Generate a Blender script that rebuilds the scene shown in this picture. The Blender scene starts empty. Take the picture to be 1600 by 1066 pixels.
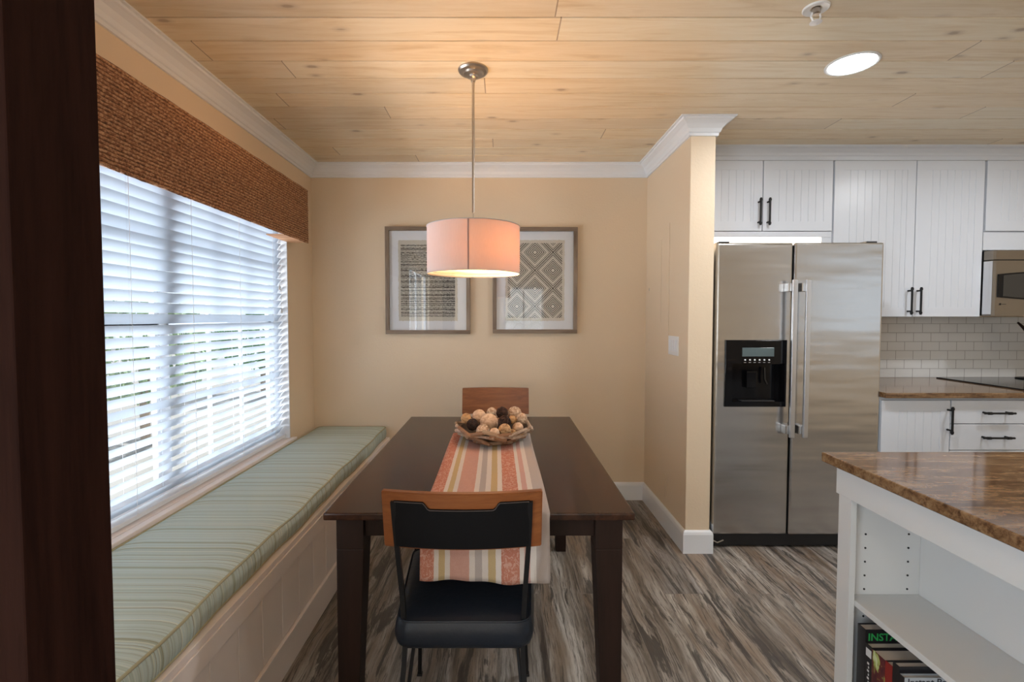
import bpy, bmesh, math, random
from mathutils import Vector, Matrix, Euler
random.seed(7)
PI = math.pi
SC = bpy.context.scene
COL = SC.collection
H = 1.34          # camera height
CEIL = 2.42

# ------------------------------------------------------------------ camera
cam = bpy.data.cameras.new('camera'); camo = bpy.data.objects.new('camera', cam); COL.objects.link(camo)
cam.sensor_width = 36; cam.sensor_fit = 'HORIZONTAL'; cam.lens = 36*750/1600
cam.shift_x = 15/1600; cam.shift_y = -9.2/1600
camo.location = (0, 0, H); camo.rotation_euler = (math.radians(90-2.2), 0, 0)
cam.clip_start = .02
SC.camera = camo
# ------------------------------------------------------------------ world, exposure
w = bpy.data.worlds.new('world'); SC.world = w; w.use_nodes = True
bg = w.node_tree.nodes['Background']
bg.inputs[0].default_value = (.80, .90, 1.0, 1); bg.inputs[1].default_value = .72
SC.view_settings.view_transform = 'Standard'; SC.view_settings.look = 'None'
SC.view_settings.gamma = 1; SC.view_settings.use_curve_mapping = False
SC.view_settings.exposure = 0.74

def area(name, loc, rot, sx, sy, power, color, shape='RECTANGLE'):
    l = bpy.data.lights.new(name, 'AREA'); l.shape = shape; l.size = sx
    if shape in ('RECTANGLE', 'ELLIPSE'): l.size_y = sy
    l.energy = power; l.color = color
    o = bpy.data.objects.new(name, l); COL.objects.link(o); o.location = loc; o.rotation_euler = rot
    return o
area('added_left_fill', (-1.75, -1.15, 1.5), (0, math.radians(-90), 0), 2.0, 2.1, 60, (.80, .90, 1.0))  # added fill lamp, cool light from the unseen left onto the back wall
sun = bpy.data.lights.new('sun', 'SUN'); sun.energy = 5.0; sun.angle = .01; sun.color = (1, .97, .9)
suno = bpy.data.objects.new('sun', sun); COL.objects.link(suno); suno.rotation_euler = Vector((.3, .5, .8)).to_track_quat('Z', 'Y').to_euler()
# daylight falling on the two windows from outside
area('window_daylight', (-3.3, 2.1, 2.0), (0, math.radians(-76), 0), 3.0, 4.4, 46, (.78, .89, 1.0))
area('sunlit_ground_bounce', (-3.5, 2.1, .60), (0, math.radians(-116), 0), 2.2, 4.6, 350, (.95, .97, 1.0))
area('rear_window_daylight', (.42, -3.6, 1.6), (math.radians(80), 0, 0), 1.2, 1.4, 4, (.85, .93, 1.0))
DOWN = [(1.493, 2.093), (2.95, 2.093), (1.493, .45), (2.95, .45), (-.2, -1.3), (1.7, -1.3)]
DOWN_W = 7.6

# ------------------------------------------------------------------ node helper
class T:
    def __init__(s, name):
        s.m = bpy.data.materials.new(name); s.m.use_nodes = True
        s.t = s.m.node_tree; s.b = s.t.nodes['Principled BSDF']; s.out = s.t.nodes['Material Output']
    def n(s, typ, ins=None, **kw):
        x = s.t.nodes.new(typ)
        for k, v in kw.items(): setattr(x, k, v)
        for k, v in (ins or {}).items():
            i = x.inputs[k]
            if isinstance(v, bpy.types.NodeSocket): s.t.links.new(v, i)
            else:
                if isinstance(v, tuple) and len(v) == 3 and i.type == 'RGBA': v = (*v, 1)
                i.default_value = v
        return x
    def obj(s): return s.n('ShaderNodeTexCoord').outputs['Object']
    def uv(s): return s.n('ShaderNodeTexCoord').outputs['UV']
    def map(s, v, sc=(1, 1, 1), loc=(0, 0, 0), rot=(0, 0, 0)):
        return s.n('ShaderNodeMapping', {'Vector': v, 'Scale': sc, 'Location': loc, 'Rotation': rot}).outputs[0]
    def sep(s, v): return s.n('ShaderNodeSeparateXYZ', {0: v}).outputs
    def comb(s, x, y, z=0.0): return s.n('ShaderNodeCombineXYZ', {0: x, 1: y, 2: z}).outputs[0]
    def m2(s, op, a, b=0.0, c=0.0):
        return s.n('ShaderNodeMath', {0: a, 1: b, 2: c}, operation=op).outputs[0]
    def noise(s, v, sc, det=4, rough=.55, dist=0.0):
        return s.n('ShaderNodeTexNoise', {'Vector': v, 'Scale': sc, 'Detail': det, 'Roughness': rough, 'Distortion': dist}).outputs['Fac']
    def white(s, v): return s.n('ShaderNodeTexWhiteNoise', {'Vector': v}, noise_dimensions='3D').outputs['Value']
    def ramp(s, f, stops, interp='LINEAR'):
        r = s.n('ShaderNodeValToRGB', {0: f}); cr = r.color_ramp; cr.interpolation = interp
        while len(cr.elements) < len(stops): cr.elements.new(.5)
        for e, (p, c) in zip(cr.elements, stops):
            e.position = p; e.color = (*c, 1) if isinstance(c, tuple) else (c, c, c, 1)
        return r.outputs[0]
    def mix(s, f, a, b, mode='MIX'):
        x = s.n('ShaderNodeMix', data_type='RGBA', blend_type=mode)
        for i, v in ((0, f), (6, a), (7, b)):
            if isinstance(v, bpy.types.NodeSocket): s.t.links.new(v, x.inputs[i])
            else: x.inputs[i].default_value = (*v, 1) if isinstance(v, tuple) else v
        return x.outputs[2]
    def set(s, **kw):
        for k, v in kw.items():
            k = k.replace('_', ' ')
            i = s.b.inputs[k]
            if isinstance(v, bpy.types.NodeSocket): s.t.links.new(v, i)
            else: i.default_value = (*v, 1) if isinstance(v, tuple) and len(v) == 3 else v
        return s
    def bump(s, h, st=.3, d=.01):
        b = s.n('ShaderNodeBump', {'Height': h, 'Strength': st, 'Distance': d})
        s.t.links.new(b.outputs[0], s.b.inputs['Normal']); return s

def P(name, c, rough=.5, metal=0.0, coat=0.0, spec=.5, bump=None):
    t = T(name)
    t.set(Base_Color=c, Roughness=rough, Metallic=metal, Coat_Weight=coat, Specular_IOR_Level=spec)
    if bump: t.bump(t.noise(t.obj(), bump[0], 3), bump[1], bump[2])
    return t.m
def E(name, c, st):
    t = T(name); t.set(Base_Color=(0, 0, 0), Emission_Color=c, Emission_Strength=st); return t.m

def wood(name, c1, c2, c3, axis='x', rough=.45, scale=1.0, coat=0.0, spec=.5, bump=.1):
    t = T(name); o = t.obj()
    s = {'x': (1.2, 14, 14), 'y': (14, 1.2, 14), 'z': (14, 14, 1.2)}[axis]
    s = tuple(k*scale for k in s)
    n1 = t.noise(t.map(o, s), 1.6, 6, .6, .8)
    n2 = t.noise(t.map(o, tuple(k*4 for k in s)), 2.2, 4, .6)
    f = t.m2('ADD', t.m2('MULTIPLY', n1, .7), t.m2('MULTIPLY', n2, .3))
    t.set(Base_Color=t.ramp(f, [(.3, c1), (.5, c2), (.7, c3)]), Roughness=rough, Coat_Weight=coat, Specular_IOR_Level=spec)
    t.bump(n2, bump, .002)
    return t.m

MT = {}
def paint_wall(name, c):
    t = T(name); o = t.obj()
    t.set(Base_Color=c, Roughness=.55, Specular_IOR_Level=.35)
    t.bump(t.noise(o, 70, 3, .6), .25, .004); return t.m
MT['wall'] = paint_wall('tan_wall_paint', (.76, .62, .455))
MT['white'] = P('white_trim_paint', (.79, .82, .86), .35)
MT['cab'] = P('white_cabinet_paint', (.645, .675, .725), .32)
MT['island'] = P('warm_white_island_paint', (.64, .635, .62), .4)
MT['bench'] = P('cream_bench_paint', (.84, .75, .70), .42)
MT['cabdark'] = P('cabinet_gap_grey', (.45, .43, .40), .6)
MT['black'] = P('matte_black_metal', (.008, .008, .009), .45, 0, 0, .3)
MT['blackplastic'] = P('black_gloss_plastic', (.005, .005, .006), .10, spec=.22)
MT['blackmatte'] = P('black_plastic', (.010, .010, .011), .5)
MT['whiteplastic'] = P('white_plastic', (.80, .80, .80), .3)
MT['nickel'] = P('brushed_nickel', (.50, .45, .40), .28, 1.0)
MT['chrome'] = P('bright_chrome', (.75, .75, .76), .15, 1.0)
MT['paper'] = P('book_pages', (.55, .48, .42), .8)

def make_ceiling():
    t = T('knotty_pine_planks'); o = t.obj(); X, Y, Z = t.sep(o)
    pid = t.m2('FLOOR', t.m2('DIVIDE', Y, .148))
    r1 = t.white(t.comb(pid, 3.1, 0.0))
    xo = t.m2('ADD', X, t.m2('MULTIPLY', r1, 9.0))
    seg = t.m2('FLOOR', t.m2('DIVIDE', xo, 3.1))
    r2 = t.white(t.comb(pid, seg, 7.0))
    v = t.comb(t.m2('ADD', X, t.m2('MULTIPLY', r2, 31.0)), t.m2('ADD', Y, t.m2('MULTIPLY', r2, 17.0)), r2)
    g1 = t.noise(t.map(v, (1.0, 11, 1)), 2.0, 6, .6, 1.2)
    g2 = t.noise(t.map(v, (2.5, 60, 1)), 2.0, 3, .5, .3)
    base = t.ramp(g1, [(.28, (.66, .52, .33)), (.45, (.77, .66, .47)), (.6, (.82, .73, .56)), (.75, (.72, .59, .40))])
    tone = t.ramp(r2, [(0.0, (.86, .80, .76)), (.5, (1, 1, 1)), (1.0, (.98, .90, .82))])
    c = t.mix(.9, base, tone, 'MULTIPLY')
    c = t.mix(t.m2('MULTIPLY', g2, .14), c, (.52, .38, .24))
    # knots
    vo = t.n('ShaderNodeTexVoronoi', {'Vector': t.map(v, (3.0, 6.0, 1)), 'Scale': 1.35, 'Randomness': 1.0})
    kd = t.m2('ADD', vo.outputs['Distance'], t.m2('MULTIPLY', t.m2('SUBTRACT', g2, .5), .10))
    k = t.ramp(kd, [(0.0, 1.0), (.06, 1.0), (.11, .30), (.20, 0.0)])
    c = t.mix(t.m2('MULTIPLY', k, .62), c, (.22, .12, .065))
    # butt joints
    fx = t.m2('FRACT', t.m2('DIVIDE', xo, 3.1))
    j = t.m2('LESS_THAN', fx, .0016)
    c = t.mix(t.m2('MULTIPLY', j, .7), c, (.20, .12, .07))
    t.set(Base_Color=c, Roughness=.36, Specular_IOR_Level=.45)
    t.bump(g2, .08, .002); return t.m
MT['ceiling'] = make_ceiling()

def make_floor():
    t = T('grey_wood_look_planks'); o = t.obj(); X, Y, Z = t.sep(o)
    wx = t.m2('DIVIDE', t.m2('ADD', X, .02), .20)
    pid = t.m2('FLOOR', wx)
    odd = t.m2('MODULO', t.m2('ADD', pid, 100.0), 2.0)
    yy = t.m2('DIVIDE', t.m2('ADD', t.m2('SUBTRACT', Y, 2.27), t.m2('MULTIPLY', odd, .62)), 1.2)
    seg = t.m2('FLOOR', yy)
    r = t.white(t.comb(pid, seg, 2.0))
    v = t.comb(t.m2('ADD', X, t.m2('MULTIPLY', r, 41.0)), t.m2('ADD', Y, t.m2('MULTIPLY', r, 23.0)), r)
    wv = t.noise(t.map(v, (3, 1.1, 1)), 1.6, 3)
    v2 = t.n('ShaderNodeVectorMath', {0: v, 1: t.comb(t.m2('MULTIPLY', t.m2('SUBTRACT', wv, .5), .07), 0.0, 0.0)}, operation='ADD').outputs[0]
    g1 = t.noise(t.map(v2, (11, .8, 1)), 1.5, 7, .66, .25)
    g2 = t.noise(t.map(v2, (75, 3.0, 1)), 1.6, 6, .75, .2)
    g3 = t.noise(t.map(v2, (13, 1.3, 1)), 1.4, 6, .65, .8)
    base = t.ramp(g1, [(.32, (.075, .058, .047)), (.42, (.17, .145, .120)), (.52, (.30, .272, .240)), (.64, (.50, .475, .44))])
    br = t.noise(t.map(v2, (7, 1.2, 1)), 1.3, 3)
    base = t.mix(t.ramp(br, [(.48, 0.0), (.64, .55)]), base, (.22, .15, .095))
    c = t.mix(t.ramp(g2, [(.36, .9), (.50, .0)]), base, (.06, .048, .040))
    dk = t.ramp(t.m2('MULTIPLY', g3, t.m2('ADD', g2, .5)), [(.53, 0.0), (.57, 1.0)])
    c = t.mix(t.m2('MULTIPLY', dk, .85), c, (.035, .030, .028))
    tone = t.ramp(r, [(0.0, (.86, .88, .92)), (.5, (1, .96, .92)), (1.0, (1.1, 1.08, 1.05))])
    c = t.mix(1.0, c, tone, 'MULTIPLY')
    fx = t.m2('FRACT', wx); fy = t.m2('FRACT', yy)
    gl = t.m2('MAXIMUM', t.m2('LESS_THAN', fx, .020), t.m2('LESS_THAN', fy, .003))
    c = t.mix(t.m2('MULTIPLY', gl, .8), c, (.20, .17, .145))
    t.set(Base_Color=c, Roughness=.38, Specular_IOR_Level=.5)
    t.bump(t.m2('SUBTRACT', g2, gl), .12, .002); return t.m
MT['floor'] = make_floor()

def make_subway():
    t = T('white_subway_tile'); o = t.obj(); X, Y, Z = t.sep(o)
    h = .0635
    zz = t.m2('DIVIDE', t.m2('SUBTRACT', Z, .91), h); row = t.m2('FLOOR', zz)
    odd = t.m2('MODULO', t.m2('ADD', row, 100.0), 2.0)
    xx = t.m2('ADD', t.m2('DIVIDE', t.m2('ADD', X, .03), .122), t.m2('MULTIPLY', odd, .5))
    fx = t.m2('PINGPONG', xx, .5); fz = t.m2('PINGPONG', zz, .5)
    g = t.m2('MAXIMUM', t.m2('LESS_THAN', fx, .013), t.m2('LESS_THAN', fz, .025))
    c = t.mix(g, (.68, .68, .67), (.30, .29, .28))
    t.set(Base_Color=c, Roughness=t.m2('ADD', .12, t.m2('MULTIPLY', g, .6)))
    t.bump(t.m2('SUBTRACT', 1.0, g), .3, .002); return t.m
MT['tile'] = make_subway()

def make_granite():
    t = T('gold_brown_granite'); o = t.obj()
    n0 = t.noise(t.map(o, (2.6, 22, 22)), 1.6, 6, .7, .8)
    n1 = t.noise(o, 60, 5, .75); n2 = t.noise(t.map(o, (9, 40, 40)), 1.5, 4, .7, .8)
    f = t.m2('ADD', t.m2('MULTIPLY', n0, .5), t.m2('ADD', t.m2('MULTIPLY', n1, .25), t.m2('MULTIPLY', n2, .25)))
    c = t.ramp(f, [(.38, (.050, .024, .012)), (.46, (.13, .066, .030)), (.52, (.21, .118, .056)), (.62, (.31, .20, .11))])
    c = t.mix(t.ramp(n1, [(.60, 0.0), (.68, .7)]), c, (.10, .07, .05))
    t.set(Base_Color=c, Roughness=.09, Specular_IOR_Level=.6); return t.m
MT['granite'] = make_granite()

def make_steel(name='brushed_stainless', c=(.56, .555, .55), r=.19):
    t = T(name); o = t.obj()
    n = t.noise(t.map(o, (1.5, 1.5, 260)), 2.0, 3, .6)
    big = t.noise(t.map(o, (.6, .6, 3.8)), 1.8, 2, .5)
    t.set(Base_Color=c, Metallic=1.0, Roughness=t.m2('ADD', r, t.m2('MULTIPLY', n, .10)))
    b1 = t.n('ShaderNodeBump', {'Height': big, 'Strength': .4, 'Distance': .02})
    b2 = t.n('ShaderNodeBump', {'Height': n, 'Strength': .05, 'Distance': .001, 'Normal': b1.outputs[0]})
    t.t.links.new(b2.outputs[0], t.b.inputs['Normal']); return t.m
MT['steel'] = make_steel()
MT['steel2'] = make_steel('warm_stainless', (.27, .245, .215), .30)
MT['handle'] = P('satin_steel_handle', (.62, .62, .63), .30, .9)

def make_blind():
    t = T('white_translucent_slat'); nt = t.t
    d = t.n('ShaderNodeBsdfPrincipled', {'Base Color': (.41, .44, .48), 'Roughness': .35})
    tr = t.n('ShaderNodeBsdfTranslucent', {'Color': (.52, .61, .72)})
    mx = t.n('ShaderNodeMixShader', {0: .24, 1: d.outputs[0], 2: tr.outputs[0]})
    nt.links.new(mx.outputs[0], t.out.inputs[0]); return t.m
MT['slat'] = make_blind()

def make_glass(name, tint=(1, 1, 1), ior=1.45, rough=0.0, k=1.0):
    t = T(name)
    tr = t.n('ShaderNodeBsdfTransparent', {'Color': tint}); gl = t.n('ShaderNodeBsdfGlossy', {'Roughness': rough})
    lw = t.n('ShaderNodeLayerWeight', {'Blend': .5})
    f = t.m2('MULTIPLY', t.m2('ADD', .045, t.m2('MULTIPLY', .95, t.m2('POWER', lw.outputs['Facing'], 5.0))), k)
    mx = t.n('ShaderNodeMixShader', {0: f, 1: tr.outputs[0], 2: gl.outputs[0]})
    t.t.links.new(mx.outputs[0], t.out.inputs[0]); return t.m
MT['glass'] = make_glass('clear_glass')
MT['picglass'] = make_glass('picture_glass', k=2.0)

def make_shade(name, cd, ct, f):
    t = T(name)
    wv = t.noise(t.map(t.obj(), (300, 300, 40)), 1.0, 2)
    d = t.n('ShaderNodeBsdfDiffuse', {'Color': t.mix(wv, cd, tuple(k*.88 for k in cd))})
    tr = t.n('ShaderNodeBsdfTranslucent', {'Color': ct})
    mx = t.n('ShaderNodeMixShader', {0: f, 1: d.outputs[0], 2: tr.outputs[0]})
    t.t.links.new(mx.outputs[0], t.out.inputs[0]); return t.m
MT['shade'] = make_shade('linen_lamp_shade', (.72, .69, .68), (.125, .052, .012), .30)
MT['diffuser'] = make_shade('lamp_diffuser', (.85, .80, .72), (.95, .80, .60), .6)

def make_valance():
    t = T('woven_reed_shade'); o = t.obj()
    X, Y, Z = t.sep(o)
    row = t.m2('FLOOR', t.m2('DIVIDE', Z, .338/25)); fz = t.m2('FRACT', t.m2('DIVIDE', Z, .338/25))
    n0 = t.noise(t.comb(row, t.m2('MULTIPLY', Y, 75.0), t.m2('MULTIPLY', fz, 1.5)), 1.0, 3, .7)
    n2 = t.noise(t.map(o, (1, 2, 40)), 1.0, 3, .6)
    n1 = t.m2('SUBTRACT', t.m2('ADD', n0, .06), t.m2('MULTIPLY', t.m2('POWER', t.m2('ABSOLUTE', t.m2('SUBTRACT', t.m2('MULTIPLY', fz, 2.0), 1.0)), 3.0), .26))
    c = t.ramp(n1, [(.28, (.05, .018, .008)), (.40, (.19, .075, .030)), (.52, (.40, .18, .080)), (.64, (.70, .42, .23))])
    c = t.mix(t.m2('MULTIPLY', n2, .5), c, (.16, .055, .018))
    t.set(Base_Color=c, Roughness=.7); t.bump(n1, .6, .004); return t.m
MT['valance'] = make_valance()

def make_cushion():
    t = T('striped_green_cushion_fabric'); o = t.obj(); X, Y, Z = t.sep(o)
    wob = t.m2('MULTIPLY', t.m2('SUBTRACT', t.noise(t.map(o, (3, 5, 1)), 1.0, 2), .5), .010)
    yy = t.m2('ADD', Y, wob)
    a = t.noise(t.comb(0.0, t.m2('MULTIPLY', yy, 48.0), 0.0), 1.0, 2, .6)
    b = t.noise(t.comb(5.0, t.m2('MULTIPLY', yy, 150.0), 0.0), 1.0, 2, .6)
    th = t.noise(t.map(o, (60, 700, 60)), 1.0, 2)
    c = t.ramp(a, [(.34, (.34, .36, .27)), (.44, (.44, .51, .45)), (.54, (.54, .63, .60)), (.66, (.42, .49, .44))])
    c = t.mix(t.ramp(b, [(.55, 0.0), (.64, .7)]), c, (.27, .21, .11))
    c = t.mix(t.ramp(b, [(.36, .8), (.44, 0.0)]), c, (.70, .70, .56))
    c = t.mix(t.m2('MULTIPLY', th, .25), c, (.35, .36, .24))
    t.set(Base_Color=c, Roughness=.85, Specular_IOR_Level=.15)
    t.bump(th, .3, .002); return t.m
MT['cushion'] = make_cushion()
MT['piping'] = P('cushion_piping', (.40, .36, .22), .8)

def make_table(name, axis):
    t = T(name); o = t.obj(); X, Y, Z = t.sep(o)
    pid = t.m2('FLOOR', t.m2('DIVIDE', X, .115)); r = t.white(t.comb(pid, 1.0, 1.0))
    v = t.comb(t.m2('ADD', X, r), t.m2('ADD', Y, t.m2('MULTIPLY', r, 9.0)), Z)
    g = t.noise(t.map(v, (16, 1.3, 16)), 1.6, 6, .6, .7)
    c = t.ramp(g, [(.3, (.020, .0085, .005)), (.5, (.042, .018, .010)), (.7, (.070, .030, .016))])
    c = t.mix(1.0, c, t.ramp(r, [(0.0, (.75, .72, .72)), (1.0, (1.25, 1.1, 1.0))]), 'MULTIPLY')
    t.set(Base_Color=c, Roughness=.27, Specular_IOR_Level=.34); t.bump(g, .04, .001); return t.m
MT['tabletop'] = make_table('dark_walnut_top', 'y')
MT['tablewood'] = wood('dark_walnut_legs', (.010, .0045, .003), (.018, .008, .005), (.026, .011, .007), 'z', .5, spec=.25)
MT['post'] = wood('dark_stained_post', (.010, .0035, .0025), (.024, .009, .006), (.034, .013, .009), 'z', .9, .6, spec=.08, bump=.5)
MT['chairwood'] = wood('orange_brown_chair_wood', (.16, .050, .013), (.25, .080, .022), (.34, .125, .038), 'x', .38)
MT['leather'] = P('black_leather', (.005, .005, .006), .55, 0, 0, .2, (220, .3, .001))
MT['stitch'] = P('dark_stitching', (.07, .055, .05), .7)
MT['seatleather'] = P('dark_navy_leather', (.010, .014, .022), .38, 0, 0, .35, (60, .3, .003))
MT['frame1'] = wood('weathered_grey_brown_wood', (.10, .065, .042), (.22, .16, .115), (.34, .27, .21), 'x', .6)
MT['frame2'] = wood('weathered_grey_brown_wood_upright', (.10, .065, .042), (.22, .16, .115), (.34, .27, .21), 'z', .6)
MT['mat'] = P('white_mat_board', (.72, .75, .80), .8)

def make_runner():
    t = T('striped_table_runner'); u = t.uv(); U, V, _ = t.sep(u)
    U2 = t.m2('ADD', U, t.m2('MULTIPLY', t.m2('SUBTRACT', t.noise(t.map(u, (2, 40, 1)), 1.0, 2), .5), .008))
    W = (.66, .59, .53); R = (.46, .15, .09); Yl = (.50, .36, .17); C = (.54, .28, .22); Mv = (.43, .37, .34); Pk = (.56, .32, .27)
    st = [(0, R), (.107, W), (.143, Yl), (.188, W), (.23, C), (.377, W), (.418, Mv), (.475, W), (.52, Yl), (.582, W), (.623, R), (.762, W), (.80, Pk), (.845, W), (.893, Mv)]
    c = t.ramp(U2, st, 'CONSTANT')
    isr = t.ramp(U2, [(0, 1.0), (.107, 0.0), (.23, .3), (.377, 0.0), (.623, 1.0), (.762, 0.0)], 'CONSTANT')
    pt = t.noise(t.map(u, (34, 62, 1)), 1.0, 4, .7, 1.5)
    c = t.mix(t.m2('MULTIPLY', isr, t.ramp(pt, [(.50, 0.0), (.56, .6)])), c, (.66, .42, .33))
    wv = t.noise(t.map(u, (160, 420, 1)), 1.0, 2)
    c = t.mix(t.m2('MULTIPLY', wv, .3), c, (.40, .33, .28))
    t.set(Base_Color=c, Roughness=.9, Specular_IOR_Level=.1); t.bump(wv, .5, .002); return t.m
MT['runner'] = make_runner()

def make_diamond():
    t = T('diamond_block_print'); o = t.obj(); X, Y, Z = t.sep(o)
    Pp = .129
    x = t.m2('ADD', X, t.m2('MULTIPLY', t.m2('SUBTRACT', t.noise(o, 30, 2), .5), .003)); z = Z
    u = t.m2('PINGPONG', t.m2('ADD', t.m2('ADD', x, z), 10*2*Pp+.056), Pp)
    v = t.m2('PINGPONG', t.m2('ADD', t.m2('SUBTRACT', x, z), 10*2*Pp-.056), Pp)
    d = t.m2('MAXIMUM', u, v)
    ring = t.m2('GREATER_THAN', t.m2('SINE', t.m2('MULTIPLY', d, 2*PI/.0155)), -.15)
    gap = t.m2('COMPARE', d, .0905, .0075)
    ctr = t.m2('LESS_THAN', d, .010)
    k = t.m2('MULTIPLY', ring, t.m2('SUBTRACT', 1.0, t.m2('MAXIMUM', gap, ctr)))
    ed = t.m2('MULTIPLY', t.m2('LESS_THAN', t.m2('ABSOLUTE', X), .195), t.m2('LESS_THAN', t.m2('ABSOLUTE', Z), .268))
    k = t.m2('MULTIPLY', k, ed)
    sp = t.ramp(t.noise(o, 240, 3), [(.30, .2), (.42, 1.0)])
    c = t.mix(t.m2('MULTIPLY', k, sp), (.58, .55, .49), (.030, .027, .025))
    t.set(Base_Color=c, Roughness=.9); return t.m
MT['diamond'] = make_diamond()
def make_lines():
    t = T('irregular_line_print'); o = t.obj(); X, Y, Z = t.sep(o)
    wob = t.m2('MULTIPLY', t.m2('SUBTRACT', t.noise(t.map(o, (22, 1, 6)), 1.0, 3), .5), .010)
    z = t.m2('ADD', Z, wob)
    a = t.noise(t.comb(0.0, 0.0, t.m2('MULTIPLY', z, 118.0)), 1.0, 2, .7)
    a2 = t.noise(t.map(o, (60, 1, 330)), 1.0, 3, .7)
    f = t.m2('ADD', t.m2('MULTIPLY', a, .68), t.m2('MULTIPLY', a2, .32))
    k = t.ramp(f, [(.485, 0.0), (.515, 1.0)])
    ed = t.m2('MULTIPLY', t.m2('LESS_THAN', t.m2('ABSOLUTE', X), .195), t.m2('LESS_THAN', t.m2('ABSOLUTE', Z), .262))
    c = t.mix(t.m2('MULTIPLY', k, ed), (.54, .52, .46), (.045, .04, .04))
    t.set(Base_Color=c, Roughness=.9); return t.m
MT['lines'] = make_lines()
MT['leaf'] = P('green_leaf', (.08, .22, .05), .5)
MT['leaf2'] = P('pale_green_leaf', (.24, .34, .20), .5)
MT['bark'] = P('pale_bark', (.32, .27, .21), .8)
MT['pave'] = P('pale_paving', (.22, .22, .215), .8)
MT['stucco'] = P('pale_stucco', (.45, .45, .45), .8)

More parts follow.
